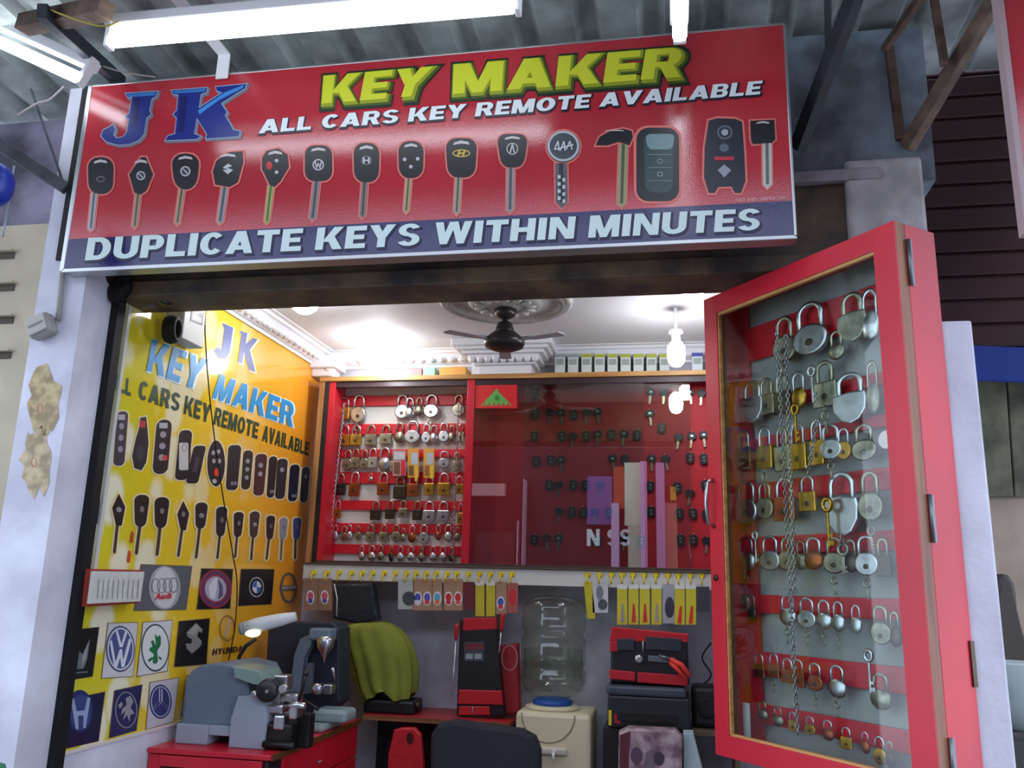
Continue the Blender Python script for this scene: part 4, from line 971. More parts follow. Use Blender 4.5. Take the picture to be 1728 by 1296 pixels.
ROWS_BACK = [
 [(582, 671, 708, 21, 'bG', 1), (607, 667, 714, 25, 'rS', 1), (680, 667, 707, 24, 'rS', 0), (692, 672, 708, 18, 'oS', 0), (708, 671, 702, 15, 'oN', 0), (729, 667, 705, 25, 'rS', 1), (775, 667, 703, 21, 'rN', 0)],
 [(569, 722, 752, 14, 'bN', 0), (583, 718, 753, 18, 'bG', 0), (602, 718, 752, 20, 'bG', 0), (627, 718, 752, 20, 'bN', 0), (652, 718, 750, 21, 'bN', 0), (675, 714, 748, 18, 'oN', 0), (697, 711, 748, 26, 'rS', 1), (720, 716, 748, 15, 'rS', 0), (733, 718, 748, 14, 'oS', 0), (750, 714, 746, 18, 'rS', 0), (763, 718, 746, 12, 'oN', 0), (778, 716, 746, 12, 'bN', 0)],
 [(565, 764, 796, 14, 'rN', 0), (588, 760, 794, 17, 'rN', 0), (601, 758, 790, 16, 'bN', 0), (616, 760, 792, 15, 'rN', 0), (630, 757, 790, 16, 'bS', 0), (650, 756, 794, 22, 'oS', 0), (666, 764, 796, 14, 'bN', 0), (750, 762, 790, 20, 'rS', 0), (772, 764, 796, 16, 'bN', 0)],
 [(576, 800, 836, 18, 'bD', 0), (600, 797, 838, 19, 'bC', 0), (626, 799, 812, 8, 'oS', 0), (648, 798, 836, 20, 'bC', 0), (676, 804, 842, 22, 'bD', 0), (698, 800, 838, 20, 'bC', 0), (725, 800, 836, 18, 'bG', 0), (750, 799, 836, 22, 'bG', 0), (776, 804, 834, 15, 'bG', 0)],
 [(571, 845, 875, 12, 'bG', 0), (635, 846, 878, 18, 'bD', 1), (659, 845, 876, 16, 'bD', 0), (681, 845, 874, 16, 'bN', 0), (705, 846, 878, 16, 'bD', 0), (725, 847, 880, 21, 'bS', 0), (749, 847, 880, 21, 'bS', 0), (778, 850, 885, 11, 'bG', 1)],
 [(567, 886, 912, 9, 'oS', 0), (581, 888, 914, 12, 'rN', 0), (590, 886, 912, 12, 'oS', 0), (605, 888, 912, 11, 'rN', 0), (626, 886, 914, 15, 'bN', 0), (648, 886, 914, 15, 'bN', 0), (669, 886, 914, 16, 'rN', 0), (681, 892, 914, 10, 'oN', 0), (696, 887, 916, 13, 'oC', 0), (716, 886, 918, 17, 'rS', 1), (740, 886, 912, 10, 'oC', 0), (757, 886, 914, 15, 'oS', 0), (772, 890, 914, 10, 'oN', 0)],
 [(611, 921, 946, 10, 'oS', 0), (628, 921, 947, 14, 'oS', 0), (643, 921, 946, 12, 'oN', 0), (661, 922, 948, 8, 'oD', 0), (676, 922, 948, 12, 'oS', 0), (694, 922, 947, 13, 'oS', 0), (712, 922, 948, 11, 'oN', 0), (731, 922, 947, 12, 'oS', 0), (748, 922, 947, 13, 'oS', 0), (762, 924, 948, 9, 'oD', 0)],
]
def place_back(px, y0, y1, w):
    t = pY(px, y0, YLK); b = pY(px, y1, YLK); r = pY(px+w/2, (y0+y1)/2, YLK); l = pY(px-w/2, (y0+y1)/2, YLK)
    return t, t.z-b.z, r.x-l.x
hang_locks(ROWS_BACK, 'of open wall rack', 'padlocks on the open wall rack', place_back, 0.0, .8)
# blister cards among the third row
def card(name, quad, Y, color, label, pictures=(), group=None, cat='card', t=.004):
    zs = [pY(*q, Y) for q in quad]; c = sum(zs, Vector())/4
    root = thing(name, label, cat, (c.x, Y, min(z.z for z in zs)), group)
    m = MB(); ps_ = [(v.x, v.z) for v in zs]; m.prism(ps_, ((0, Y, 0), (1, 0, 0), (0, 0, 1), (0, -1, 0)), -t/2, t/2); part('card', m, mat('card_%d_%d_%d' % color, color, .55, vary=.06), root)
    if pictures:
        f = Flat(lambda u, v: pY(u, v, Y-t/2), NS)
        for p in pictures:
            f.up(); f.face(p[0], p[1])
        f.build('print', root)
    return root
def q4(x0, y0, x1, y1, k=0): return [(x0-k, y1), (x1-k, y1), (x1, y0), (x0, y0)]
card('lock_card', q4(663, 760, 685, 803), YLK-.02, (196, 150, 150), 'pinkish blister card hanging in the third row of the open wall rack', [(q4(665, 780, 675, 800), (120, 80, 60)), (q4(677, 776, 684, 802), (206, 40, 60)), (q4(665, 763, 683, 776), (196, 196, 200))], 'blister cards in the open wall rack')
card('lock_card', q4(688, 757, 707, 806), YLK-.02, (222, 160, 60), 'orange blister card left of the other orange one in the open wall rack', [(q4(694, 764, 705, 784), (176, 190, 206)), (q4(700, 785, 705, 812), (226, 190, 60)), (q4(690, 786, 698, 802), (110, 80, 50))], 'blister cards in the open wall rack')
card('lock_card', q4(715, 757, 733, 806), YLK-.02, (226, 170, 56), 'orange blister card right of the other orange one in the open wall rack', [(q4(720, 764, 731, 784), (176, 184, 190)), (q4(726, 785, 731, 808), (230, 196, 60)), (q4(717, 786, 724, 802), (150, 96, 50))], 'blister cards in the open wall rack')

# hanging chains
def chain(label, pa, pb, link_len=.016, r=.0022, group=None, m=None):
    pa, pb = Vector(pa), Vector(pb); d = pb-pa; n = max(4, int(d.length/(link_len*.72))); u = d.normalized()
    a = Vector((0, 1, 0)); b = u.cross(a).normalized(); mb = MB()
    for i in range(n):
        c = pa+d*(i+.5)/n; s = a if i % 2 else b
        pts = [c+u*(link_len*.5*math.cos(t))+s*(link_len*.27*math.sin(t)) for t in [2*PI*k/8 for k in range(8)]]
        mb.tube(pts, r, 4, closed=True)
    return solo('chain', mb, m or M_silver, label, 'chain', group)
chain('steel chain hanging down the left edge of the open wall rack', pY(581, 680, YLK-.03), pY(553, 938, YLK-.03), .018, .0026)
chain('steel chain hanging down the right edge of the open wall rack', pY(774, 680, YLK-.03), pY(764, 946, YLK-.03), .017, .0023)

# ---------------------------------------------------------------- car keys on the red board
def key_meshes():
    K_ = {}
    m = MB(); m.prism(rr(0, -.17, .30, .36, .12, 1.05, .9), ((0, 0, 0), (1, 0, 0), (0, 0, 1), (0, -1, 0)), -.045, .045, .015); K_['head_a'] = m.mesh('head', M_black)
    m = MB(); m.prism([(-.08, 0), (.08, 0), (.16, -.14), (.09, -.36), (-.09, -.36), (-.16, -.14)], ((0, 0, 0), (1, 0, 0), (0, 0, 1), (0, -1, 0)), -.04, .04, .015); K_['head_b'] = m.mesh('head', M_black)
    m = MB(); m.prism(rr(0, -.26, .30, .52, .14, .9, 1.05), ((0, 0, 0), (1, 0, 0), (0, 0, 1), (0, -1, 0)), -.06, .06, .02); K_['head_c'] = m.mesh('fob_shell', M_black)
    m = MB(); m.prism([(-.04, -.34), (.04, -.34), (.04, -.72), (.015, -.78), (-.02, -.78), (-.04, -.74), (-.025, -.68), (-.04, -.62), (-.02, -.56), (-.04, -.5)], ((0, 0, 0), (1, 0, 0), (0, 0, 1), (0, -1, 0)), -.012, .012); K_['blade'] = m.mesh('blade', M_nickel)
    m = MB(); m.torus((0, 0, .03), .05, .012, (1, 0, 0), 12, 6); K_['ring'] = m.mesh('split_ring', M_silver)
    m = MB(); m.lathe([(.05, 0), (.05, .008)], (0, -.06, -.18), (0, -1, 0), 12); m.lathe([(.05, 0), (.05, .008)], (0, -.06, -.34), (0, -1, 0), 12); K_['button'] = m.mesh('buttons', mat('grey_rubber_buttons', (110, 116, 120), .6))
    m = MB(); m.lathe([(.055, 0), (.055, .006)], (0, -.045, -.17), (0, -1, 0), 14); K_['badge'] = m.mesh('emblem', M_silver)
    return K_
KM = key_meshes(); KPROTO = {}
def key_proto(kind):
    if kind in KPROTO: return copy_tree(KPROTO[kind])
    r = thing('car_key', None, 'key')
    if kind == 'f': link('fob_shell', KM['head_c'], r); link('buttons', KM['button'], r)
    else:
        link('head', KM['head_a' if kind == 'a' else 'head_b'], r); link('blade', KM['blade'], r)
        if kind == 'a': link('emblem', KM['badge'], r)
    link('split_ring', KM['ring'], r); KPROTO[kind] = r; return r
KROWS = [
 [(904, 655, 'a'), (1099, 656, 'a'), (1121, 656, 'b'), (1163, 656, 'a'), (1184, 658, 'b')],
 [(903, 691, 'f'), (928, 690, 'b'), (946, 691, 'a'), (967, 692, 'f'), (991, 690, 'b'), (1008, 689, 'a'), (1096, 692, 'a'), (1118, 714, 'f')],
 [(903, 728, 'f'), (948, 728, 'f'), (968, 730, 'b'), (990, 727, 'f'), (1009, 727, 'a'), (1031, 725, 'f'), (1054, 726, 'a'), (1076, 726, 'f'), (1146, 732, 'b'), (1168, 730, 'a'), (1187, 728, 'a')],
 [(905, 770, 'f'), (929, 768, 'f'), (946, 770, 'a'), (1033, 768, 'a'), (1054, 768, 'b'), (1100, 768, 'a'), (1122, 768, 'b'), (1165, 764, 'f'), (1187, 766, 'f')],
 [(926, 810, 'f'), (944, 812, 'b'), (968, 810, 'f'), (988, 810, 'f'), (1013, 812, 'b'), (1098, 812, 'f'), (1142, 814, 'f'), (1165, 826, 'b'), (1189, 810, 'f')],
 [(944, 856, 'b'), (966, 855, 'f'), (984, 856, 'f'), (1005, 858, 'b'), (1028, 856, 'f'), (1099, 855, 'f'), (1145, 858, 'f'), (1168, 858, 'f'), (1191, 860, 'f')],
 [(903, 902, 'f'), (922, 902, 'b'), (943, 902, 'a'), (1009, 904, 'f'), (1055, 902, 'a'), (1082, 904, 'f'), (1148, 902, 'f'), (1170, 902, 'f'), (1193, 906, 'b')],
]
YK = YBK-.012; KS = .10
for ri, row in enumerate(KROWS):
    rowname = 'top row' if ri == 0 else 'bottom row' if ri == 6 else ORD[ri+1]+' row'
    for i, (px, py, kind) in enumerate(row):
        r = key_proto(kind); r.location = pY(px, py, YK); r.scale = (KS*1.5, KS*1.2, KS)if kind != 'f' else (KS*1.35, KS, KS)
        r.rotation_euler = (0, math.radians(random.uniform(-9, 9)), 0)
        what = {'a': 'black headed car key with round emblem', 'b': 'black headed car key with angular head', 'f': 'black remote key fob'}[kind]
        r['label'] = f'{what}, {ORD[i+1]} from left, {rowname} of red key board'; r['group'] = 'car keys on the red board'

# ---------------------------------------------------------------- shelf strip with yellow hooks
YF = 1.50
zs1, zs0 = pY(860, 957, YF).z, pY(860, 987, YF).z
sx = pY(511, 970, YF).x
shelf = thing('hook_shelf', 'white shelf edge with a row of yellow hooks under the wall cabinet', 'shelf', ((sx+.95)/2, YF, zs0))
part('board', MB().span((sx, YF, zs0), (.95, YB, zs1-.008), .002), M_white, shelf, 'white board')
part('dark_edge', MB().span((sx, YF-.012, zs1-.008), (.95, YB, zs1), .002), mat('dark_edge_band', (86, 68, 60), .5), shelf, 'dark edge band along the top')
M_hook = mat('yellow_plastic', (226, 206, 40), .35)
hm = MB(); hm.lathe([(.009, 0), (.009, .004), (.006, .006)], (0, 0, 0), (0, -1, 0), 10); hm.tube([(0, -.004, 0), (0, -.022, -.004), (0, -.026, -.014), (0, -.022, -.024), (0, -.016, -.026)], .0028, 6); hm = hm.mesh('hook', M_hook)
HX = [530, 553, 573, 594, 612, 630, 649, 668, 687, 703, 720, 737, 755, 771, 791, 810, 828, 846, 864, 992, 1012, 1032, 1050, 1068, 1087, 1107, 1127, 1145, 1165, 1184]
for x in HX:
    h = link('hook', hm, shelf); h.scale = (1.6, 1.2, 1.5); h.location = pY(x, 966+(x-530)*.008, YF)-shelf.location; h['label'] = 'yellow hook'
YPK = YF-.02
def pk(x, y0, y1, w, color, pics, label, k=0): return card('hanging_pack', q4(x-w/2, y0, x+w/2, y1, k), YPK, color, label, pics, 'packs hanging on the yellow hooks', 'pack')
def charm(x, y, c1, c2): return [(oval(x, y, 7, 12), (226, 226, 226)), (oval(x, y-2, 5, 7), c1), (oval(x, y+6, 4, 4), c2)]
BR = (176, 138, 112)
pk(525, 976, 1030, 23, (150, 116, 94), charm(524, 1008, (196, 90, 120), (70, 80, 160)), 'brown card with a pale charm, first pack from the left on the yellow hooks')
pk(549, 976, 1030, 23, (150, 116, 94), charm(548, 1008, (206, 90, 110), (80, 80, 150)), 'brown card with a pale charm, second pack from the left on the yellow hooks')
pk(685, 978, 1028, 26, (186, 190, 186), [(oval(690, 1010, 11, 12), (70, 76, 84))], 'pale grey card with a dark fob, left of the five brown cards')
cc = [((70, 80, 170), (220, 220, 230)), ((80, 90, 180), (210, 60, 60)), ((80, 170, 200), (230, 110, 60)), ((206, 40, 50), (206, 40, 50)), ((206, 40, 50), (226, 90, 80))]
for i, x in enumerate((705, 721, 738, 757, 773)):
    pk(x, 977, 1030, 16, BR, charm(x, 1010, *cc[i]), f'brown card with a {["blue and white", "blue and red", "turquoise and orange", "red", "bright red"][i]} charm, {ORD[i+1]} of five brown cards')
pk(791, 982, 1028, 19, (110, 34, 40), (), 'dark red pack between the brown cards and the yellow pair')
pk(810, 984, 1040, 15, (206, 190, 40), [(q4(803, 980, 817, 988), (226, 226, 220))], 'yellow pack, left one of the pair above the red tool case')
pk(828, 984, 1040, 15, (206, 190, 40), [(q4(821, 980, 835, 988), (226, 226, 220))], 'yellow pack, right one of the pair above the red tool case')
pk(846, 982, 1036, 18, BR, charm(845, 1018, (70, 90, 190), (220, 60, 60)), 'brown card with a blue charm beside the hanging screwdriver')
pk(865, 984, 1034, 18, (176, 96, 84), [(oval(865, 1008, 6, 14), (206, 46, 56))], 'reddish card at the right end of the left run of yellow hooks')
pk(992, 982, 1044, 14, (206, 196, 40), (), 'slanting yellow pack beside the water bottle', -6)
pk(1013, 984, 1034, 26, (206, 212, 214), [(oval(1012, 1000, 6, 12), (120, 126, 132)), (oval(1017, 1020, 8, 9), (80, 86, 92))], 'clear pack with a grey lock, right of the slanting yellow pack')
for i, (x, c) in enumerate(((1050, (150, 150, 146)), (1069, (206, 50, 50)), (1088, (206, 50, 50)), (1108, (160, 160, 150)))):
    pk(x, 992, 1054, 17, (214, 206, 50), [(q4(x-8, 986, x+8, 994), (226, 228, 224)), ([(x-3, 1050), (x+4, 1050), (x+2, 1020), (x-1, 1018)], c)], f'yellow tool pack, {ORD[i+1]} of the four over the red and black toolbox')
pk(1128, 986, 1052, 20, (170, 176, 184), [(oval(1130, 1025, 8, 18), (60, 60, 76))], 'grey pack with a dark fob between the yellow tool packs')
for i, x in enumerate((1147, 1166)):
    pk(x, 990, 1054, 17, (216, 206, 50), [(q4(x-8, 984, x+8, 994), (226, 228, 224)), ([(x-4, 1052), (x+3, 1052), (x+4, 1024), (x, 1022)], (216, 60, 40))], f'yellow pack with red tool, {"left" if i == 0 else "right"} of the pair nearest red glazed box')
pk(1186, 990, 1032, 22, (62, 62, 72), (), 'dark pack on the last yellow hook beside the red glazed box')

# ---------------------------------------------------------------- things on top of the cabinet
YT = 1.62; ztop = zt+.024
def carton(x0, x1, ytop, color, label, lidc=None, name='carton', Y=YT, d=.09, group=None, prints=None):
    a, b = pY(x0, 620, Y), pY(x1, 620, Y); h = pY((x0+x1)/2, ytop, Y).z-ztop
    t = thing(name, label, 'box', ((a.x+b.x)/2, Y, ztop), group)
    part('body', MB().span((a.x, Y, ztop), (b.x, Y+d, ztop+h), .002), mat('carton_%d_%d_%d' % color, color, .6), t)
    if lidc:
        z = ztop+h; part('label_band', MB().span((a.x-.0005, Y-.0012, z-.022), (b.x+.0005, Y, z-.004)), mat('carton_band_%d_%d_%d' % lidc, lidc, .5), t)
        part('label_print', MB().span((a.x+.006, Y-.001, z-.06), (b.x-.006, Y, z-.03)), mat('carton_print_grey', (150, 164, 160), .5), t)
    return t
xs_ = [936, 958, 981, 1003, 1025, 1047, 1069, 1091, 1113]
for i, x in enumerate(xs_):
    carton(x, x+17, 596, (206, 216, 216), f'small white carton {"with grey print" if i < 2 else "with yellow-green band"}, {ORD[i+1]} from left on top of wall cabinet', (150, 160, 160) if i < 2 else (170, 176, 60), group='white cartons on the wall cabinet')
carton(1168, 1186, 594, (206, 220, 232), 'white carton with blue print on the cabinet top behind the red glazed box', (60, 70, 150), Y=1.6)
carton(742, 786, 619, (226, 168, 84), 'low orange box on the cabinet top left of the plaster bracket', name='orange_box')
carton(690, 712, 622, (226, 130, 130), 'low pink pack on the cabinet top below the left bulb', name='pink_pack')
carton(714, 734, 620, (150, 206, 190), 'low mint pack on the cabinet top below the left bulb', name='mint_pack')
carton(796, 895, 600, (236, 238, 240), 'wide white box on the cabinet top under the plaster bracket', name='white_box', Y=1.57, d=.12)
# ================================================================ GLAZED PADLOCK BOX (swung into the opening)
BANG = math.radians(38)
bs = Vector((math.cos(BANG), math.sin(BANG), 0)); bw = Vector((-math.sin(BANG), math.cos(BANG), 0))
BN = Vector((.546, -.401, 0)); BW = .716; BZ0, BZ1 = 1.148, 2.502; BD = .15
BO = BN+bw*BW; BROT = BANG-PI/2
box = thing('padlock_box', 'red glass-fronted wall box full of padlocks, swung open on the right pillar', 'display box', (BO.x, BO.y, BZ0), rotz=BROT)
BM = Matrix.Translation(box.location) @ Matrix.Rotation(BROT, 4, 'Z'); BMI = BM.inverted()
def bpart(name, mb, m, label=None, parent=None):
    o = link(name, mb.mesh(name, m), parent or box)
    if label: o['label'] = label
    return o
def onbox(px, py, depth):
    """local point of the box at the given depth behind its front"""
    d = ray(px, py); O = Vector((BO.x, BO.y, 0))+bs*depth; t = (O-CAM).dot(bs)/d.dot(bs)
    return BMI @ (CAM+d*t)
H = BZ1-BZ0; fw = .058; FT = .038
bpart('side_panel', MB().span((BW-.016, FT, 0), (BW, BD, H), .002), M_red, 'red outer side')
bpart('side_panel', MB().span((0, FT, 0), (.016, BD, H), .002), M_red)
bpart('top_panel', MB().span((.016, FT, H-.016), (BW-.016, BD, H), .001), M_red)
bpart('bottom_panel', MB().span((.016, FT, 0), (BW-.016, BD, .016), .001), M_red)
bpart('back_panel', MB().span((.016, BD-.014, .016), (BW-.016, BD-.002, H-.016)), mat('toned_white_board', (172, 175, 172), .55, vary=.1, vscale=5), 'white back board')  # back board toned down grey so it does not render too bright
door = bpart('door_frame', MB().span((.0, 0, 0), (fw, .004, H), .001).span((BW-fw-.008, 0, 0), (BW, .004, H), .001).span((fw, .0003, H-fw), (BW-fw-.008, .004, H), .001).span((fw, .0003, 0), (BW-fw-.008, .004, fw), .001), M_red, 'red laminate face of the door frame')
bpart('door_core', MB().span((0, .0041, 0), (fw, FT-.001, H)).span((BW-fw-.008, .0041, 0), (BW, FT-.001, H)).span((fw, .0041, H-fw), (BW-fw-.008, FT-.001, H)).span((fw, .0041, 0), (BW-fw-.008, FT-.001, fw)), wood('brown_door_edge', (150, 94, 58), (112, 66, 40), axis='Z'), 'bare wooden core of the door', door)
bd = .006
bpart('glazing_bead', MB().span((fw, .004, fw), (fw+bd, .016, H-fw)).span((BW-fw-.008-bd*.5, .004, fw), (BW-fw-.008, .016, H-fw)).span((fw, .004, H-fw-bd*1.5), (BW-fw-.008, .016, H-fw)).span((fw, .004, fw), (BW-fw-.008, .016, fw+bd)), M_wood, 'pale wooden bead round the glass', door)
bpart('glass_pane', MB().span((fw, .013, fw), (BW-fw-.008, .017, H-fw)), glass('box_glass', (240, 246, 244), 1.5), None, door)
hd = MB(); hz = onbox(1198, 850, 0).z; hd.tube([(.022, 0, hz+.07), (.020, -.022, hz+.06), (.020, -.028, hz), (.020, -.022, hz-.06), (.022, 0, hz-.07)], .006, 8); bpart('handle', hd, M_silver, 'curved metal pull', door)
lk = MB(); lz = onbox(1207, 975, 0).z; lk.lathe([(.009, 0), (.009, .004), (.005, .005)], (.024, 0, lz), (0, -1, 0), 12); bpart('door_lock', lk, M_dark, None, door)
for py, hl in ((437, .12), (873, .11), (1292, .11)):
    q = pY(1530 if py < 600 else 1560, py, -.4); hz = q.z-BZ0
    m = MB(); m.cyl((BW+.004, FT+.004, hz-hl/2), (BW+.004, FT+.004, hz+hl/2), .005, n=10); m.span((BW, FT+.004, hz-hl/2), (BW+.002, FT+.02, hz+hl/2)); bpart('hinge', m, M_steelgrey, 'steel hinge')
z = onbox(1642, 1120, BD).z; m = MB(); m.span((BW, BD-.012, z-.05), (BW+.004, BD+.002, z+.05)); bpart('wall_hinge', m, M_dark)
DB = BD-.016
# red slats across the back: measured at the left and right ends
for (xl_, yl0, yl1) in ((1440, 495, 560), (1440, 640, 662), (1490, 700, 722), (1490, 790, 828), (1490, 896, 930), (1490, 1010, 1046), (1490, 1122, 1166), (1490, 1224, 1262)):
    z1, z0 = onbox(xl_, yl0, DB).z, onbox(xl_, yl1, DB).z
    bpart('slat', MB().span((.017, DB-.012, max(.02, z0)), (BW-.017, DB, z1), .002), M_redrail, 'red slat')
bpart('side_lining', MB().span((.0165, .034, .017), (.019, DB-.016, H-.017)).span((.0165, DB-.0155, .017), (.062, DB-.0006, H-.017), .001), M_redrail, 'red inner lining at the far side')
LD = DB-.040
ROWS_BOX = [
 [(1322, 537, 612, 36, 'rN', 1), (1365, 513, 600, 58, 'rS', 0), (1410, 560, 608, 26, 'oN', 0), (1436, 497, 578, 46, 'sN', 0), (1466, 490, 576, 30, 'oS', 0)],
 [(1268, 645, 714, 34, 'sS', 0), (1292, 640, 700, 26, 'bN', 0), (1318, 632, 700, 26, 'bD', 0), (1346, 630, 690, 24, 'oG', 0), (1390, 612, 688, 38, 'bN', 1), (1432, 632, 716, 54, 'sS', 0), (1470, 612, 700, 24, 'oN', 0)],
 [(1254, 728, 792, 22, 'bC', 0), (1289, 722, 792, 24, 'bG', 1), (1318, 722, 796, 24, 'bN', 0), (1344, 715, 794, 28, 'bG', 0), (1376, 710, 786, 22, 'bG', 0), (1400, 718, 776, 34, 'rS', 1), (1422, 724, 776, 22, 'rG', 0), (1456, 718, 778, 42, 'rN', 0)],
 [(1257, 814, 884, 36, 'rS', 0), (1289, 816, 876, 27, 'rN', 0), (1322, 808, 880, 34, 'bC', 0), (1361, 804, 864, 27, 'bG', 0), (1418, 800, 906, 52, 'sS', 1), (1466, 798, 880, 38, 'rN', 1)],
 [(1257, 908, 964, 34, 'oS', 1), (1298, 906, 963, 32, 'rS', 0), (1327, 908, 962, 28, 'rN', 0), (1350, 914, 962, 18, 'oN', 0), (1371, 908, 962, 30, 'oC', 0), (1406, 908, 968, 34, 'rN', 1), (1434, 912, 966, 22, 'oD', 0), (1460, 906, 972, 36, 'rS', 1), (1488, 910, 974, 24, 'bD', 0)],
 [(1253, 984, 1030, 18, 'oN', 0), (1268, 1006, 1048, 14, 'oD', 0), (1328, 1005, 1056, 26, 'oS', 1), (1360, 1010, 1060, 28, 'rS', 1), (1389, 1014, 1062, 24, 'oS', 1), (1413, 1016, 1066, 20, 'oS', 1), (1443, 1022, 1070, 18, 'oS', 0), (1484, 1024, 1088, 32, 'rN', 0), (1508, 1034, 1092, 20, 'oD', 0)],
 [(1280, 1104, 1144, 18, 'bC', 0), (1305, 1104, 1144, 18, 'bC', 1), (1328, 1112, 1152, 20, 'bC', 0), (1346, 1114, 1160, 20, 'bC', 0), (1374, 1120, 1166, 24, 'rC', 1), (1411, 1124, 1178, 28, 'oS', 1), (1484, 1138, 1198, 34, 'oN', 0)],
 [(1286, 1184, 1216, 16, 'oN', 0), (1312, 1194, 1226, 18, 'oN', 0), (1337, 1202, 1234, 14, 'bG', 0), (1366, 1210, 1240, 18, 'rG', 0), (1396, 1216, 1250, 18, 'oC', 0), (1427, 1228, 1264, 18, 'bG', 0), (1459, 1236, 1272, 14, 'oC', 0), (1483, 1244, 1290, 20, 'rG', 0), (1500, 1252, 1296, 16, 'oD', 0)],
]
def place_box(px, y0, y1, w):
    t = onbox(px, y0, LD); b = onbox(px, y1, LD); l = onbox(px-w/2, (y0+y1)/2, LD); r = onbox(px+w/2, (y0+y1)/2, LD)
    return BM @ t, t.z-b.z, min((r.x-l.x)*1.1, (t.z-b.z)*.85)
hang_locks(ROWS_BOX, 'inside red glazed box', 'padlocks inside the red glazed box', place_box, BROT, .5)
def bchain(label, a, b): return chain(label, BM @ onbox(*a, LD-.03), BM @ onbox(*b, LD-.03), .017, .0024)
bchain('long steel chain hanging through the middle of the red glazed box', (1311, 560), (1346, 1238))
bchain('second steel chain close beside the long one in the red glazed box', (1326, 566), (1341, 1000))
bchain('short braided chain hanging left of the brass padlocks in the red glazed box', (1380, 706), (1362, 802))
# loose keys hung in the box
bk_m = MB(); bk_m.torus((0, 0, -.14), .12, .05, (0, 1, 0), 14, 6); bk_m.box((0, 0, -.62), (.07, .05, .74), None, .015); bk_m.box((.09, 0, -.9), (.13, .04, .09)); bk_m.box((.08, 0, -.75), (.1, .04, .07))
bmS = bk_m.mesh('key_blank', M_silver)
bmG = bmS.copy(); bmG.materials.clear(); bmG.materials.append(M_brass)
for i, (px, y0, y1, me, lb) in enumerate(((1369, 618, 682, bmS, 'long silver key hanging below the big round padlock in the red glazed box'), (1341, 682, 748, bmG, 'long brass key hanging over the brass padlocks in the red glazed box'), (1274, 896, 950, bmS, 'silver key with a wide bow hanging over the fifth row of the red glazed box'), (1395, 840, 925, bmG, 'slanting brass key left of the big silver shield padlock in the red glazed box'), (1465, 1096, 1170, bmS, 'dark steel key hanging beside the round padlock low in the red glazed box'))):
    t = onbox(px, y0, LD-.03); b = onbox(px, y1, LD-.03); o = link('loose_key', me); o.location = BM @ t; o.rotation_euler = (0, 0, BROT); h = t.z-b.z; o.scale = (h*.9, h*.9, h)
    tag(o, lb, 'key')
tg = MB(); tz = onbox(1247, 1215, .06).z
bpart('paper_tag', MB().span((.052, .06, tz-.04), (.078, .063, tz+.05)), M_white, 'white paper tag near the lower far corner')
sb = onbox(1490, 744, .02); bpart('sticker_disc', MB().lathe([(.022, 0), (.022, .002)], (BW-fw-.02, .012, sb.z), (0, -1, 0), 20), M_white, 'white round sticker on the glass edge')

# ================================================================ BENCH, MACHINES AND SHELVES UNDER THE CABINET
ZD = 1.0
desk = thing('workbench', 'red workbench with drawers standing along the yellow poster wall', 'desk', (-1.62, .92, ZF))
dx0, dx1, dy0, dy1 = XL+.006, -1.40, .50, 1.37
part('top', MB().span((dx0, dy0-.016, ZD-.018), (dx1+.0095, dy1, ZD), .003), M_red, desk)
part('edge_trim', MB().span((dx1+.010, dy0-.01, ZD-.02), (dx1+.016, dy1, ZD+.001)), wood('dark_edge_wood', (120, 76, 40), (84, 50, 28)), desk, 'worn brown edge trim')
part('carcass', MB().span((dx0, dy0+.02, ZF), (dx1-.02, dy1, ZD-.018)), mat('dark_red_carcass', (120, 20, 30), .5), desk)
part('side_face', MB().span((dx1-.02, dy0, ZF), (dx1-.002, dy0+.10, ZD-.022), .002), M_black, desk, 'black corner post')
for i, (z0, z1) in enumerate(((ZD-.15, ZD-.024), (ZD-.40, ZD-.155), (ZF+.05, ZD-.405))):
    dr = part('drawer', MB().span((dx1-.02, dy0+.10, z0), (dx1+.004, dy1-.01, z1), .003), M_red, desk)
    for k in (-.008, .008): part('drawer_pull', MB().cyl((dx1+.004, .93+k, (z0+z1)/2-.012), (dx1+.014, .93+k, (z0+z1)/2-.012), .004, n=8), M_silver, dr)
part('front_rail', MB().span((dx0+.05, dy0-.012, ZD-.06), (dx1-.025, dy0+.02, ZD-.022), .002), M_red, desk)
part('front_panel', MB().span((dx0+.05, dy0+.006, ZF), (dx1-.025, dy0+.019, ZD-.066)), M_black, desk, 'black front panel')
part('front_post', MB().span((dx0, dy0-.004, ZF), (dx0+.048, dy0+.02, ZD-.022), .002), M_red, desk)
bc = thing('back_counter', 'low red counter against the back wall behind the chair', 'counter', (-1.04, 1.5, ZF))
part('top', MB().span((-1.385, 1.385, ZD-.002), (-.715, YB-.002, ZD+.016), .002), mat('dull_red_laminate', (170, 38, 44), .35), bc)
part('edge_trim', MB().span((-1.385, 1.379, ZD-.004), (-.715, 1.385, ZD+.015)), wood('light_edge_wood', (150, 100, 62), (110, 70, 40)), bc, 'wooden edge trim')
part('front_panel', MB().span((-1.385, 1.60, ZF), (-.736, 1.62, ZD-.003)), M_black, bc, 'black recess below the top')
part('side_leg', MB().span((-.735, 1.39, ZF), (-.717, YB-.003, ZD-.003)), M_black, bc)

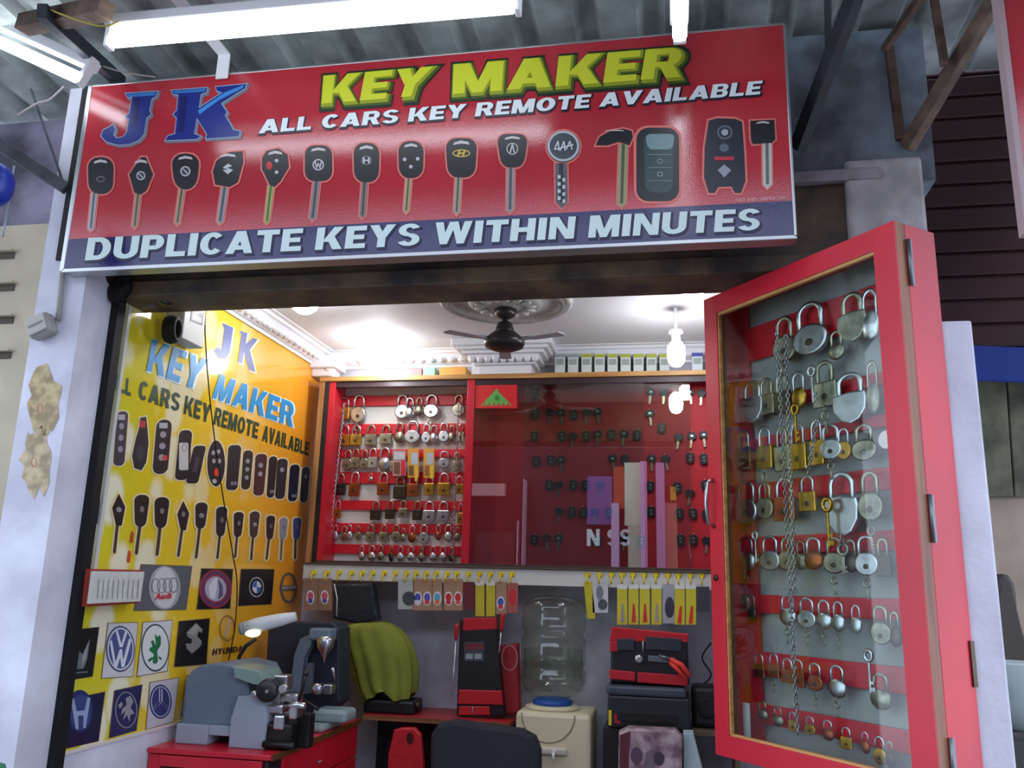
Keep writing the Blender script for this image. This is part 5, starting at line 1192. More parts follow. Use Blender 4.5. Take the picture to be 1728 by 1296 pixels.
# ---- grey key cutting machine
def YZ(y): return y
kx0, kx1 = XL+.03, -1.565
km = thing('key_cutting_machine', 'light grey key cutting machine with a rounded hood at the front of the red workbench', 'machine', (-1.66, .68, ZD))
yk = .60
hp = [pY(*q, yk) for q in ((306, 1225), (313, 1150), (322, 1132), (340, 1122), (372, 1119), (408, 1128), (419, 1150), (424, 1225))]
hood = [(v.x, v.z) for v in hp]
m = MB(); m.prism(hood, ((0, yk, 0), (1, 0, 0), (0, 0, 1), (0, -1, 0)), -.30, 0, .008); part('hood', m, M_castgrey, km)
ft = [pY(*q, yk-.012) for q in ((302, 1252), (304, 1222), (420, 1222), (446, 1225), (446, 1250))]
zf = ZD+.002
m = MB(); m.span((hp[0].x-.01, yk-.02, ZD), (hp[0].x+.12, yk+.28, hp[0].z+.012), .006); m.span((hp[0].x+.12, yk-.018, ZD+.035), (hp[0].x+.25, yk+.28, hp[0].z+.012), .004); part('base', m, M_castlight, km)
a_ = pY(388, 1222, yk-.03); b_ = pY(452, 1180, yk-.03)
m = MB(); m.prism([(a_.x, ZD), (b_.x-.002, ZD), (b_.x+.003, a_.z+.02), (b_.x-.018, b_.z+.012), (a_.x+.02, b_.z+.006), (a_.x, a_.z+.02)], ((0, yk-.03, 0), (1, 0, 0), (0, 0, 1), (0, -1, 0)), -.2, 0, .005); part('carriage_housing', m, M_castlight, km)
g0 = pY(395, 1124, yk-.02); g1 = pY(440, 1152, yk-.02)
m = MB(); m.prism([(g0.x, g0.z), (g0.x+.11, g0.z-.012), (g1.x+.02, g1.z-.012), (g1.x-.03, g1.z-.004), (g0.x+.01, g0.z-.04)], ((0, yk-.03, 0), (1, 0, 0), (0, 0, 1), (0, -1, 0)), -.16, .0, .004); part('guard', m, mat('greenish_plastic_guard', (132, 156, 150), .25), km, 'greenish clear guard')
c_ = pY(452, 1165, yk-.03)
m = MB(); m.lathe([(.012, -.03), (.036, -.028), (.04, -.02), (.04, .016), (.034, .022), (.001, .024)], c_, (0.35, -1, .0), 24); part('hand_wheel', m, M_black, km)
m = MB(); m.lathe([(.012, 0), (.012, .02), (.008, .026)], c_+Vector((-.035, -.03, -.01)), (.2, -1, 0), 14); m.lathe([(.006, .02), (.006, .036)], c_, (.35, -1, 0), 10); part('spindle', m, M_silver, km)
m = MB()
for (px, py, sx_, sz_, dy) in ((478, 1150, .055, .05, .05), (492, 1178, .07, .035, .04), (470, 1195, .06, .03, .02), (500, 1200, .03, .05, .0), (476, 1218, .04, .05, .0)):
    q = pY(px, py, yk+dy); m.box(q, (sx_, .06, sz_), None, .006)
q = pY(486, 1160, yk); m.cyl(q, q+Vector((.0, -.05, .0)), .014); q = pY(498, 1190, yk-.02); m.cyl(q+Vector((-.04, 0, 0)), q+Vector((.04, 0, 0)), .012)
part('vice_carriage', m, M_silver, km, 'silver vice carriage')
m = MB(); q = pY(474, 1236, yk); m.box((q.x, yk+.03, ZD+.045), (.10, .10, .09), None, .01); m.cyl((q.x-.05, yk-.03, ZD+.02), (q.x+.07, yk-.03, ZD+.02), .012); m.box((q.x+.07, yk+.06, ZD+.06), (.05, .05, .12), None, .008); part('motor', m, mat('greasy_dark_metal', (58, 56, 56), .4, .7, vary=.3), km)
m = MB(); q = pY(505, 1180, yk); m.tube([q, q+Vector((.02, -.02, .05)), q+Vector((.03, -.03, .09))], .006, 8); m.sphere(q+Vector((.03, -.03, .095)), .012); part('lever', m, M_black, km)
# ---- desk lamp behind it
dl = thing('desk_lamp', 'small white desk lamp with a black gooseneck, lit, above the grey machine', 'lamp', pY(405, 1120, .86))
h0, h1 = pY(412, 1060, .84), pY(500, 1040, .90)
part('shade', MB().tube([h0, h0*.75+h1*.25, h0*.3+h1*.7, h1], [.026, .03, .026, .018], 16), mat('white_lamp_shade', (214, 220, 222), .35), dl)
part('tail', MB().cyl(h0+(h0-h1).normalized()*.001, h0+(h0-h1).normalized()*.02, .028, .02), mat('grey_cap', (140, 146, 142), .4), dl)
lz = (h1-h0).normalized(); lc = h0*.8+h1*.2+Vector((0, -.012, -.026))
part('lens', MB().sphere(lc, .03, (1.2, .7, .62), 12), lamp_mat('lamp_lens_glow', (226, 240, 196), 2.2), dl, 'lit lens')
part('gooseneck', MB().tube([pY(432, 1078, .86), pY(415, 1090, .85), pY(404, 1108, .85), pY(400, 1135, .86), pY(402, 1170, .88)], .008, 8), M_rubber, dl)
# ---- second machine: tall dark drill column with a grey arm and silver chuck
dm = thing('key_milling_machine', 'tall dark milling machine with a grey arm and silver chuck in the bench corner', 'machine', (-1.55, 1.1, ZD))
ym = 1.12
def quadprism(pxs, Y, d, m_, name, parent, bev=.006, lbl=None):
    ps_ = [(v.x, v.z) for v in (pY(*q, Y) for q in pxs)]
    mb = MB(); mb.prism(ps_, ((0, Y, 0), (1, 0, 0), (0, 0, 1), (0, -1, 0)), -d, 0, bev); return part(name, mb, m_, parent, lbl)
M_navybox = mat('dark_navy_enamel', (40, 45, 60), .45)
quadprism([(446, 1170), (452, 1060), (470, 1050), (560, 1050), (572, 1062), (572, 1185), (520, 1230)], ym+.04, .14, M_navybox, 'housing', dm)
quadprism([(488, 1168), (496, 1105), (506, 1078), (520, 1072), (530, 1074), (524, 1090), (512, 1110), (506, 1168)], ym-.02, .04, M_castgrey, 'arm', dm, .004, 'grey curved arm')
quadprism([(510, 1172), (518, 1120), (527, 1118), (524, 1170)], ym-.03, .03, mat('mid_grey_enamel', (84, 92, 104), .4), 'arm_stay', dm, .003)
c_ = pY(549, 1088, ym-.03)
m = MB(); m.lathe([(.03, .035), (.038, .02), (.034, -.01), (.016, -.035), (.007, -.055), (.003, -.075)], c_, (0, 0, 1), 20); part('chuck', m, M_silver, dm, 'silver chuck')
m = MB(); m.box(pY(545, 1070, ym), (.10, .08, .05), None, .01); part('spindle_head', m, M_castgrey, dm)
m = MB(); m.span((-1.60, ym-.16, ZD), (-1.40, ym+.12, ZD+.03), .012); part('base', m, mat('pale_green_grey_enamel', (146, 164, 166), .35), dm, 'pale base casting')
q = pY(562, 1178, ym-.06); m = MB(); m.box((q.x, ym-.03, ZD+.055), (.15, .13, .05), None, .015); part('table', m, MATS['pale_green_grey_enamel'], dm)
m = MB(); q = pY(537, 1162, ym-.06); m.lathe([(.024, -.02), (.024, .016), (.012, .03)], q, (0, -1, .2), 18); q = pY(556, 1162, ym-.05); m.box(q, (.04, .05, .04), None, .006); q = pY(566, 1148, ym-.04); m.cyl(q, q+Vector((0, -.04, .05)), .006); part('vice', m, M_silver, dm)
m = MB(); q = pY(508, 1205, ym-.12); m.box((q.x, ym-.14, ZD+.06), (.05, .05, .12), None, .01); m.cyl((q.x+.02, ym-.15, ZD+.12), (q.x+.09, ym-.16, ZD+.09), .007); part('feed_handle', m, M_black, dm)
# ---- third machine under a cloth
cloth_c = pY(637, 1120, 1.42)
cm = thing('covered_machine', 'dark bulky machine on the back counter, hidden under a yellow-green cloth', 'machine', (cloth_c.x, 1.52, ZD+.016))
q0 = pY(600, 1190, 1.40); q1 = pY(692, 1190, 1.40); zt_ = pY(637, 1052, 1.45).z
m = MB(); m.span((q0.x+.02, 1.44, ZD+.016), (q1.x+.004, 1.60, ZD+.075), .012); m.span((q0.x+.06, 1.48, ZD+.06), (q1.x-.06, 1.56, zt_-.10), .02); part('body', m, M_black, cm)
m = MB(); m.lathe([(.02, 0), (.02, .014)], (q1.x+.0, 1.50, ZD+.05), (1, 0, 0), 14); part('knob', m, M_dark, cm)
def cloth():
    mb = MB(); bm = mb.bm
    L = [(590, 1052), (572, 1058), (570, 1075), (580, 1100), (592, 1135), (600, 1165), (612, 1190)]
    Rr = [(650, 1046), (672, 1062), (688, 1085), (697, 1110), (699, 1140), (697, 1165), (694, 1180)]
    n = 96; rings = []
    top = pY(620, 1046, 1.50)
    for i in range(len(L)):
        l, r = pY(*L[i], 1.48), pY(*Rr[i], 1.48); c = (l+r)/2; rx = (r.x-l.x)/2; ry = .085+.03*min(1, i/3)
        ring = []
        for k in range(n):
            t = 2*PI*k/n; fold = 1+(.012 if i < 1 else .03+.075*i/6)*(math.sin(t*11+i*.18+.8*math.sin(t*3))*.7+.3*math.sin(t*5+1))
            z = l.z*(1-(math.cos(t)+1)/2)+r.z*(math.cos(t)+1)/2
            if i == len(L)-1: z += .03*max(0, math.sin(t*3+1.2))+.05*max(0, 1-abs(t-4.75)/.45)
            ring.append(bm.verts.new((c.x+rx*math.cos(t)*fold, 1.52+ry*math.sin(t)*fold, z)))
        rings.append(ring)
    mb.ring_faces(rings[::-1], True, True)
    f = bm.faces.new(rings[0]); f.smooth = True
    me = mb.mesh('cover_cloth', mat('yellow_green_cloth', (134, 140, 48), .9, vary=.12, vscale=8, bump=.2, bscale=200))
    return me
me = cloth(); c0 = Vector((cloth_c.x, 1.52, ZD+.05)); me.transform(Matrix.Translation(-c0)); co = link('cover_cloth', me); co.location = c0
tag(co, 'yellow-green cloth draped over the machine on the back counter', 'cloth')
sm = co.modifiers.new('thickness', 'SOLIDIFY'); sm.thickness = .003
ss = co.modifiers.new('soft', 'SUBSURF'); ss.levels = 1; ss.render_levels = 1
# ---- black bag hanging from the shelf edge
bb = thing('plastic_bag', 'shiny dark plastic bag hanging between the packs and the yellow-green cloth', 'bag', pY(600, 1045, YPK))
m = MB(); pts = [(565, 985), (630, 984), (640, 1046), (600, 1052), (562, 1044)]
m.prism([(v.x, v.z) for v in (pY(*q, YPK+.01) for q in pts)], ((0, YPK+.01, 0), (1, 0, 0), (0, 0, 1), (0, -1, 0)), -.05, .015, .012); part('sack', m, mat('shiny_black_film', (34, 40, 50), .22, bump=.5, bscale=25), bb)
m = MB(); m.tube([pY(564, 985, YPK-.008), pY(569, 1010, YPK-.012), pY(568, 1040, YPK-.01)], .0025, 6); part('drawstring', m, M_whitepaint, bb, 'white drawstring')
# ---- open red tool case on the counter
tc = thing('tool_case', 'open red and black tool case standing upright on the back counter', 'tool case', (pY(815, 1200, 1.45).x, 1.5, ZD+.016))
M_redp = mat('red_plastic', (190, 30, 40), .35)
yt = 1.47
quadprism([(770, 1208), (776, 1045), (836, 1043), (850, 1208)], yt, .07, M_black, 'shell', tc, .006)
quadprism([(780, 1065), (782, 1043), (837, 1042), (838, 1062)], yt-.001, .03, M_redp, 'lid_rim', tc, .004, 'red upper rim')
quadprism([(772, 1188), (774, 1164), (846, 1166), (848, 1190)], yt-.012, .03, M_redp, 'middle_rim', tc, .004, 'red middle rim')
quadprism([(773, 1207), (774, 1192), (826, 1192), (826, 1207)], yt-.012, .03, M_redp, 'lower_tray', tc, .003, 'red lower tray')
f = Flat(lambda u, v: pY(u, v, yt-.0015), NS); f.up(.001); f.face(q4(783, 1083, 817, 1116), (66, 74, 84)); f.up()
f.face(q4(785, 1086, 815, 1096), (120, 50, 56)); f.face(q4(786, 1103, 798, 1112), (150, 164, 166)); f.face(q4(801, 1103, 813, 1112), (150, 164, 166)); f.build('label_card', tc, 'dark label with pale print')
q = pY(798, 1198, yt-.02); part('latch', MB().box(q, (.008, .01, .024), None, .002), M_silver, tc)
quadprism([(839, 1205), (841, 1090), (874, 1086), (877, 1205)], yt+.06, .05, mat('red_fabric', (160, 34, 42), .7, bump=.4, bscale=30), 'back_half', tc, .01)
f = Flat(lambda u, v: pY(u, v, yt+.059), NS); f.up(.001); f.ring(860, 1110, 14, 22, 2, (196, 130, 130)); f.build('round_mark', tc)
def screwdriver(a, b, split, label):
    a, b = Vector(a), Vector(b); d = b-a; c = a+d*split; u = d.normalized()
    t = thing('screwdriver', label, 'screwdriver', b)
    part('grip', MB().tube([a, a+u*.006, a*.7+c*.3, c-u*.012, c], [.006, .011, .011, .009, .006], 10), M_redp, t, 'red grip')
    part('shaft', MB().tube([c, b-u*.006, b], [.0032, .0032, .002], 8), M_silver, t)
screwdriver(pY(771, 1052, yt-.03), pY(763, 1176, yt-.03), .23, 'long screwdriver with red grip leaning left of the open tool case')
screwdriver(pY(849, 1034, YPK-.03), pY(842, 1102, YPK-.03), .46, 'short screwdriver with red grip hanging over the tool case')
# ---- water dispenser with bottle
wx = pY(934, 1100, 1.5).x; wd = thing('water_dispenser', 'cream water dispenser standing under the wall cabinet', 'water dispenser', (wx, 1.5, ZF))
d0, d1 = pY(870, 1200, 1.36), pY(997, 1200, 1.36); zt2 = d0.z
M_ivory = mat('ivory_plastic', (224, 214, 180), .45)
part('cabinet', MB().span((d0.x, 1.36, ZF), (d1.x, 1.66, zt2), .018), M_ivory, wd)
m = MB(); m.lathe([(.11, 0), (.12, .008), (.12, .016), (.095, .022)], (wx, 1.5, zt2-.003), n=32); part('collar', m, M_ivory, wd)
m = MB(); m.torus((wx, 1.358, zt2-.005), .115, .003, (0, 1, 0), 24, 6, PI, 0); part('front_arc', m, mat('ivory_shadow', (150, 140, 110), .5), wd)
m = MB(); q = pY(935, 1268, 1.35); m.box((wx, 1.352, q.z), (.17, .02, .03), None, .008); part('tap_panel', m, mat('pale_panel', (206, 200, 184), .4), wd)
for k in (-.03, .03): part('tap', MB().cyl((wx+k, 1.35, q.z), (wx+k, 1.32, q.z), .008).cyl((wx+k, 1.322, q.z), (wx+k, 1.322, q.z-.03), .006), M_whitepaint, wd)
M_water = glass('bottle_plastic', (240, 243, 236), 1.35, .08, .05)
wb = thing('water_bottle', 'big clear water bottle standing upside down on the dispenser', 'bottle', (wx, 1.5, zt2+.02))
bz = zt2+.02; tz_ = pY(934, 1006, 1.5).z; hB = tz_-bz; R_ = .145
prof = [(.03, 0), (.05, .02), (.09, .035), (.128, .06), (R_, .10), (R_, .14), (R_-.008, .15), (R_-.008, .165), (R_, .175), (R_, hB*.60), (R_-.01, hB*.62), (R_-.01, hB*.66), (R_, hB*.69), (R_, hB*.80), (R_-.008, hB*.83), (R_, hB*.86), (R_-.006, hB*.93), (R_-.04, hB*.985), (.06, hB), (.001, hB-.012)]
m = MB(); m.lathe(prof, (wx, 1.5, bz), n=40, cap=False); part('shell', m, M_water, wb)
m = MB(); m.lathe([(R_-.012, .105), (R_-.012, hB*.50), (.001, hB*.50)], (wx, 1.5, bz), n=32, cap=False); part('water', m, glass('bottle_water', (243, 247, 242), 1.2, 0, .0), wb)
m = MB(); m.lathe([(.05, -.004), (.088, 0), (.09, .018), (.07, .026)], (wx, 1.5, bz-.002), n=28); part('cap', m, mat('blue_cap', (34, 90, 176), .35), wb, 'blue cap')
# ---- red and black toolbox, printer below it, side things
cab = thing('black_cabinet', 'black low cabinet carrying the red and black toolbox at the right of the dispenser', 'cabinet', (pY(1092, 1280, 1.4).x, 1.5, ZF))
c0, c1 = pY(1018, 1160, 1.38), pY(1166, 1160, 1.38)
part('carcass', MB().span((c0.x, 1.38, ZF), (c1.x, 1.70, pY(1090, 1230, 1.38).z-.0), .006), M_black, cab)
zpb = pY(1090, 1230, 1.38).z
pr = thing('printer', 'dark grey printer-like unit on the black cabinet under the toolbox', 'printer', (pY(1092, 1230, 1.38).x, 1.5, zpb))
zpt = pY(1090, 1158, 1.38).z
part('body', MB().span((c0.x+.02, 1.36, zpb), (c1.x-.004, 1.66, zpt-.04), .01), mat('charcoal_plastic', (34, 37, 44), .4), pr)
part('lid', MB().span((c0.x+.015, 1.355, zpt-.04), (c1.x-.02, 1.66, zpt), .012), mat('slate_plastic', (62, 74, 86), .35), pr, 'slate blue lid')
part('slot', MB().span((c0.x+.06, 1.352, zpb+.03), (c1.x-.06, 1.362, zpb+.06)), M_rubber, pr)
part('yellow_strip', MB().span((c0.x+.025, 1.353, zpb+.01), (c0.x+.037, 1.36, zpb+.07)), M_hook, pr); part('red_label', MB().span((c0.x+.05, 1.353, zpb+.02), (c0.x+.075, 1.36, zpb+.055)), M_redp, pr)
tb = thing('toolbox', 'red and black folding toolbox full of tools on the dark printer', 'toolbox', (pY(1095, 1155, 1.36).x, 1.45, zpt))
quadprism([(1030, 1152), (1031, 1075), (1160, 1072), (1164, 1156)], 1.40, .16, M_black, 'body', tb, .01)
quadprism([(1028, 1082), (1032, 1058), (1162, 1070), (1160, 1084)], 1.395, .05, M_redp, 'upper_tray', tb, .004, 'red upper tray edge')
quadprism([(1028, 1100), (1030, 1082), (1042, 1082), (1042, 1100)], 1.39, .05, M_redp, 'side_clip', tb, .003)
quadprism([(1028, 1146), (1028, 1130), (1072, 1134), (1072, 1150)], 1.392, .04, M_redp, 'lower_tray', tb, .004, 'red lower tray edge')
quadprism([(1076, 1152), (1076, 1134), (1162, 1140), (1160, 1158)], 1.392, .04, M_redp, 'lower_tray', tb, .004, 'red lower tray edge')
quadprism([(1094, 1116), (1094, 1106), (1140, 1110), (1140, 1120)], 1.386, .015, M_steelgrey, 'handle_bar', tb, .003, 'grey handle bar')
quadprism([(1040, 1098), (1041, 1078), (1070, 1078), (1070, 1098)], 1.388, .012, mat('dark_socket_tray', (44, 52, 58), .4), 'socket_tray', tb, .003)
quadprism([(1090, 1096), (1090, 1074), (1150, 1078), (1150, 1100)], 1.388, .012, MATS['dark_socket_tray'], 'socket_tray', tb, .003)
m = MB(); q = pY(1078, 1112, 1.38); m.lathe([(.018, -.01), (.018, .012), (.008, .014)], q, (0, -1, 0), 16); q2 = pY(1085, 1094, 1.38); m.cyl(q2+Vector((0, 0, -.02)), q2+Vector((.0, 0, .03)), .003); part('ratchet', m, M_silver, tb)
pl_ = thing('pliers', 'pliers with bright red handles lying on the front of the toolbox', 'pliers', pY(1148, 1140, 1.37))
qa, qb_, qc = pY(1130, 1112, 1.375), pY(1150, 1122, 1.37), pY(1164, 1142, 1.365)
part('grip', MB().tube([qa, qb_, qc], [.010, .012, .009], 10), mat('bright_red_grip', (226, 60, 50), .4), pl_); qd = pY(1146, 1136, 1.37)
part('grip', MB().tube([qa+Vector((0, 0, -.014)), pY(1142, 1128, 1.372), pY(1158, 1146, 1.368)], [.009, .011, .008], 10), MATS['bright_red_grip'], pl_)
part('jaw', MB().tube([qa, pY(1112, 1106, 1.376)], [.011, .004], 8), M_steelgrey, pl_)
m = MB(); s0, s1 = pY(1168, 1228, 1.45), pY(1212, 1160, 1.45)
sp = thing('speaker', 'black rounded speaker right of the printer beside the glazed box', 'speaker', ((s0.x+s1.x)/2, 1.5, s0.z))
part('case', MB().span((s0.x, 1.45, s0.z), (s1.x+.03, 1.62, s1.z), .02), M_black, sp); part('grille', MB().lathe([(.045, 0), (.045, .006), (.03, .002)], ((s0.x+s1.x)/2+.01, 1.45, (s0.z+s1.z)/2), (0, -1, 0), 24), M_rubber, sp)
sh2 = thing('small_shelf', 'low brown wooden shelf carrying the black speaker', 'shelf', ((s0.x+s1.x)/2, 1.5, ZF))
part('board', MB().span((s0.x-.0, 1.40, s0.z-.025), (s1.x+.08, 1.70, s0.z-.001), .002), wood('dull_wood', (124, 104, 84), (90, 74, 58)), sh2)
for xx in (s0.x+.005, s1.x+.06): part('leg', MB().span((xx, 1.42, ZF), (xx+.02, 1.68, s0.z-.025)), MATS['dull_wood'], sh2)
m = MB(); cable_pts = [pY(1200, 1085, 1.66), pY(1185, 1110, 1.64), pY(1200, 1140, 1.62), pY(1178, 1160, 1.6)]
cable('cable', cable_pts, .004, M_rubber, 'black lead tangled on the wall right of the toolbox')
# printed bag and cartons in front of the cabinet
pb = thing('printed_bag', 'pale pinkish carrier bag with dark print in front of the black cabinet', 'bag', (pY(1092, 1296, 1.2).x, 1.22, ZF))
pts = [(1040, 1400), (1044, 1236), (1060, 1228), (1140, 1232), (1152, 1244), (1150, 1400)]
quadprism(pts, 1.22, .08, mat('pale_pink_film', (196, 172, 176), .35, vary=.35, vscale=18, bump=.3, bscale=18, color2=(120, 90, 104)), 'bag_body', pb, .012)
f = Flat(lambda u, v: pY(u, v, 1.22-.0005), NS); f.up(.0015); f.face(oval(1074, 1275, 10, 14), (92, 70, 90)); f.face(oval(1112, 1280, 9, 12), (70, 62, 72)); f.face([(1085, 1296), (1090, 1270), (1100, 1262), (1106, 1296)], (120, 104, 116)); f.face([(1046, 1240), (1064, 1234), (1060, 1300), (1046, 1300)], (96, 40, 52)); f.build('print', pb)
ct = thing('carton', 'pale blue-white carton wedged right of the printed bag', 'box', (pY(1160, 1296, 1.25).x, 1.3, ZF))
quadprism([(1155, 1420), (1153, 1238), (1170, 1238), (1186, 1300), (1186, 1420)], 1.26, .1, mat('pale_carton', (176, 196, 200), .6), 'body', ct, .003)
# ---- chair, red bag
ch = thing('office_chair', 'dark office chair with a rounded backrest standing in the middle of the shop', 'chair', (pY(820, 1296, .95).x, 1.1, ZF))
quadprism([(722, 1420), (726, 1240), (738, 1222), (765, 1216), (880, 1232), (902, 1244), (911, 1268), (911, 1420)], .95, .07, mat('dark_upholstery', (30, 31, 40), .75, bump=.15, bscale=300), 'backrest', ch, .018)
chx = ch.location.x
part('seat', MB().box((chx-.02, 1.14, ZF+.44), (.40, .36, .07), None, .025), MATS['dark_upholstery'], ch)
part('column', MB().cyl((chx, 1.12, ZF+.08), (chx, 1.12, ZF+.41), .025), M_steelgrey, ch)
for k in range(5):
    t = 2*PI*k/5+.3; part('leg', MB().tube([(chx, 1.12, ZF+.09), (chx+.2*math.cos(t), 1.12+.2*math.sin(t), ZF+.06)], [.022, .014], 8).sphere((chx+.2*math.cos(t), 1.12+.2*math.sin(t), ZF+.03), .028, n=10), M_black, ch)
rb = thing('carrier_bag', 'red carrier bag with a cut-out handle hanging under the back counter', 'bag', (pY(685, 1296, 1.36).x, 1.36, ZF+.35))
pts = [(648, 1420), (656, 1270), (664, 1232), (676, 1228), (700, 1228), (710, 1240), (714, 1290), (716, 1420)]
quadprism(pts, 1.36, .03, mat('red_film', (200, 34, 44), .4, bump=.4, bscale=20), 'bag_body', rb, .008)
f = Flat(lambda u, v: pY(u, v, 1.36), NS); f.up(.002); f.face(oval(692, 1246, 6, 10), (70, 14, 20)); f.build('handle_hole', rb)
# ---- things on the left wall
cal = thing('tear_off_pad', 'white ruled notepad on a red-brown board in front of the yellow poster', 'notepad', pX(190, 1020, XL+.07))
xq = XL+.05
def XPan(pxs, X, d, m_, name, parent, bev=.001, lbl=None):
    ps_ = [(v.y, v.z) for v in (pX(*q, X) for q in pxs)]
    mb = MB(); mb.prism(ps_, ((X, 0, 0), (0, 1, 0), (0, 0, 1), (1, 0, 0)), -d, 0, bev); return part(name, mb, m_, parent, lbl)
XPan([(148, 1024), (155, 960), (242, 962), (236, 1018)], xq, .045, mat('brick_red_board', (156, 52, 40), .6), 'board', cal, .001, 'red-brown backing board')
XPan([(151, 1019), (158, 964), (244, 965), (237, 1015)], xq+.012, .01, mat('pad_paper', (206, 208, 200), .7, vary=.06, vscale=30), 'pad', cal)
f = Flat(lambda u, v: pX(u, v, xq+.012), NW); f.up(.001)
for k in range(9): f.face([(163+k*8.4, 1010), (164.6+k*8.4, 1010), (167+k*8.4, 978), (165.4+k*8.4, 978)], (150, 158, 160))
f.build('ruling', cal)
sb_ = thing('switch_box', 'white switch box with a black rocker on the poster wall below the lintel', 'switch box', pX(330, 585, XL+.06))
XSW = XL+.075
XPan([(307, 570), (314, 506), (349, 503), (343, 588)], XSW, .07, mat('switch_white', (214, 216, 210), .45), 'case', sb_, .004)
f = Flat(lambda u, v: pX(u, v, XSW), NW); f.up(.001); f.face([(321, 541), (324, 522), (343, 528), (341, 549)], (90, 90, 90)); f.up(); f.face([(323, 539), (325, 524), (341, 529), (339, 545)], (176, 178, 174)); f.up(); f.face([(325, 531), (326, 524), (342, 530), (341, 537)], (54, 54, 56)); f.build('rocker_switch', sb_)
coil = MB(); cc_ = pX(292, 556, XL+.07)
for k, (r_, dx_) in enumerate(((.042, 0), (.046, .012), (.044, .024), (.04, .034))): coil.torus(cc_+Vector((dx_-.02, 0, 0)), r_, .009, (1, .25, 0), 20, 6)
cl = solo('cable_coil', coil, M_rubber, 'thick black cable coil hung left of the white switch box', 'cable')
gl = thing('glass_bulb', 'dusty unlit glass bulb sticking out below the lintel at the left', 'light bulb', pY(262, 515, .06))
c_ = pY(281, 505, .06); s0_ = pY(236, 517, .10)
part('globe', MB().sphere(c_, .028, (1, 1, .95), 18), glass('dusty_glass', (150, 150, 146), 1.5, .2, .08), gl)
part('socket', MB().tube([s0_, c_+(s0_-c_)*.4], [.012, .018], 12), mat('grey_mauve_socket', (110, 100, 104), .5), gl)
part('bracket', MB().tube([s0_, s0_+Vector((-.03, .03, .01))], .008, 8), M_dark, gl)
cable('hanging_cable', [pX(347, 500, XL+.05), pX(346, 560, XL+.05), pX(352, 650, XL+.05), pX(362, 740, XL+.05), pX(375, 830, XL+.05), pX(392, 930, XL+.05), pX(400, 985, XL+.05), pX(396, 1060, XL+.04), pX(384, 1122, XL+.03)], .0028, M_rubber, 'thin black cable hanging down across the yellow poster')

# ================================================================ RIGHT-HAND NEIGHBOUR
nb0 = thing('blue_tarpaulin', 'deep blue tarpaulin strip under the maroon shutter at the right edge', 'tarpaulin', pY(1690, 640, .30))
quadprism([(1638, 640), (1634, 582), (2300, 610), (2300, 668)], .30, .02, mat('blue_tarp', (16, 54, 140), .6, bump=.3, bscale=20), 'sheet', nb0, .003)
for i, (x0, x1) in enumerate(((1640, 1697), (1699, 1860))):
    t = thing('stone_slab', ('narrow' if i == 0 else 'wide')+' mossy green-grey slab leaning behind the right pillar', 'slab', pY((x0+x1)/2, 835, .42), 'green-grey slabs')
    quadprism([(x0+14, 838), (x0, 628), (x1, 630), (x1+14, 838)], .42+i*.004, .03, mat('moss_stone', (128, 130, 104), .85, vary=.35, vscale=9, color2=(84, 86, 70)), 'slab', t, .004)
m = MB(); kq = pY(1680, 630, .39); m.lathe([(.022, -.01), (.022, .01), (.015, .016)], kq, (0, -1, 0), 18); solo('dark_knob', m, M_black, 'black round knob at the top of the narrow mossy slab', 'knob')
bp_ = thing('beige_panel', 'beige panel with faint cracks below the mossy slabs at the right edge', 'panel', pY(1700, 1000, .44))
quadprism([(1700, 2300), (1650, 838), (2300, 838), (2450, 2300)], .44, .03, mat('beige_board', (186, 168, 148), .8, vary=.15, vscale=5), 'board', bp_, .003)
sd = thing('scooter_seat', 'dark rounded seat-like shape in front of the beige panel at the right edge', 'seat', pY(1700, 1090, .25))
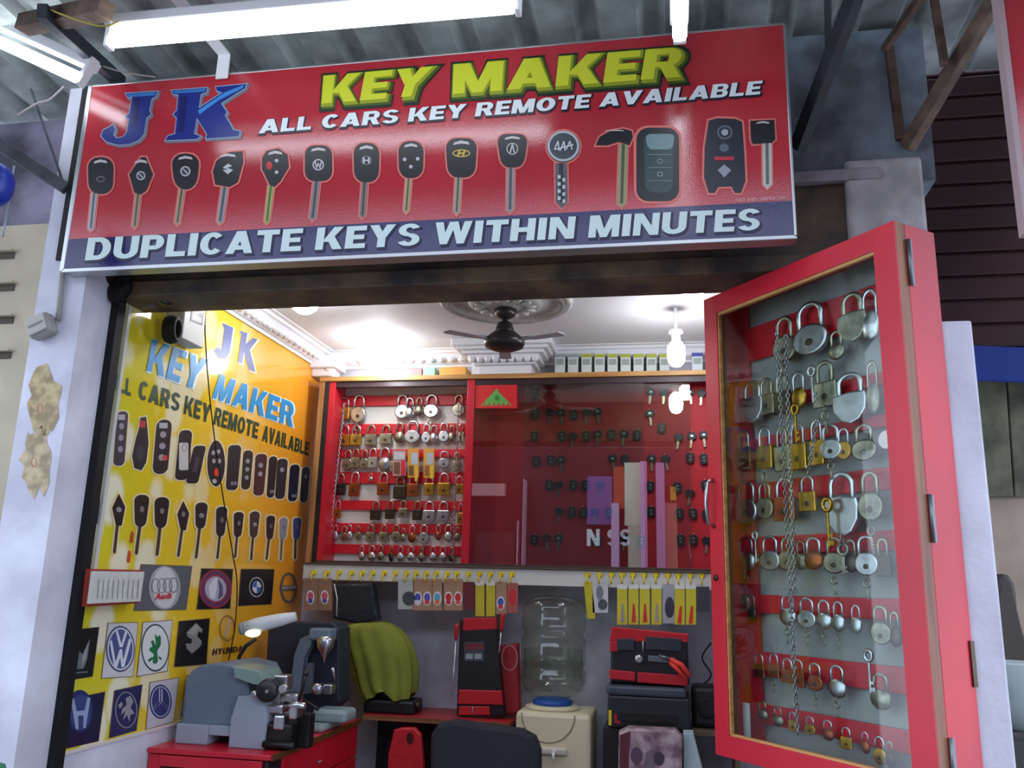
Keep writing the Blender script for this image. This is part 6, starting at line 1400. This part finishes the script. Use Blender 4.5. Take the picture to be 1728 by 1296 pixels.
mb = MB(); mb.prism([(v.x, v.z) for v in (pY(*q, .25) for q in ((1692, 1100), (1686, 1040), (1682, 998), (1685, 978), (1693, 968), (1704, 971), (1713, 984), (1717, 1004), (1716, 1030), (1713, 1050), (1718, 1070), (1732, 1086), (1748, 1110), (1775, 1320), (1712, 1320)))], ((0, .25, 0), (1, 0, 0), (0, 0, 1), (0, -1, 0)), -.12, 0, .012); part('pad', mb, mat('dark_vinyl', (70, 64, 58), .6), sd)
wm = thing('pale_bucket', 'pale greenish plastic tub at the lower right edge beside the pillar', 'tub', pY(1716, 1230, .1))
bq = pY(1728, 1230, .1); m = MB(); m.lathe([(.05, 0), (.075, .16), (.08, .165), (.076, .168)], (bq.x, .1, bq.z), n=24); part('shell', m, mat('pale_green_plastic', (196, 210, 204), .5), wm); cr = thing('crate', 'dark crate under the pale tub at the lower right edge', 'crate', (bq.x+.1, .18, 0))
part('body', MB().span((bq.x-.1, .02, 0), (bq.x+.4, .23, bq.z-.001), .006), mat('dark_crate', (60, 58, 56), .7), cr)
for k in range(3): part('slat', MB().span((bq.x-.105, .012, bq.z-.12-k*.2), (bq.x+.405, .02, bq.z-.02-k*.2), .002), mat('dark_crate', (60, 58, 56), .7), cr)
part('mark', MB().box((bq.x-.06, .045, bq.z+.09), (.012, .012, .03), None, .003), M_black, wm)
rs_ = thing('neighbour_sign', 'edge of a red framed signboard at the top right corner of the picture', 'sign', pY(1720, 380, -.5))
a_, b_ = pY(1689, -60, -.5), pY(1730, 383, -.5)
x0 = pY(1700, 150, -.5).x
part('board', MB().span((x0+.014, -.5, b_.z+.0), (x0+.9, -.47, a_.z), .002), M_signred, rs_)
part('frame_rail', MB().span((x0, -.505, b_.z-.014), (x0+.014, -.465, a_.z), .002), mat('grey_rose_frame', (170, 150, 150), .5), rs_); part('frame_rail', MB().span((x0+.014, -.505, b_.z-.014), (x0+.9, -.465, b_.z), .002), MATS['grey_rose_frame'], rs_)
gq = pY(0, 1292, -.5); m = MB(); m.lathe([(.05, 0), (.06, .015), (.055, .03), (.001, .035)], (gq.x-.055, -.5, gq.z-.035), n=20); m.cyl((gq.x-.055, -.5, 0), (gq.x-.055, -.5, gq.z-.03), .02); solo('green_bollard', m, mat('green_paint', (30, 120, 90), .5), 'green topped post at the lower left corner of the picture', 'post')
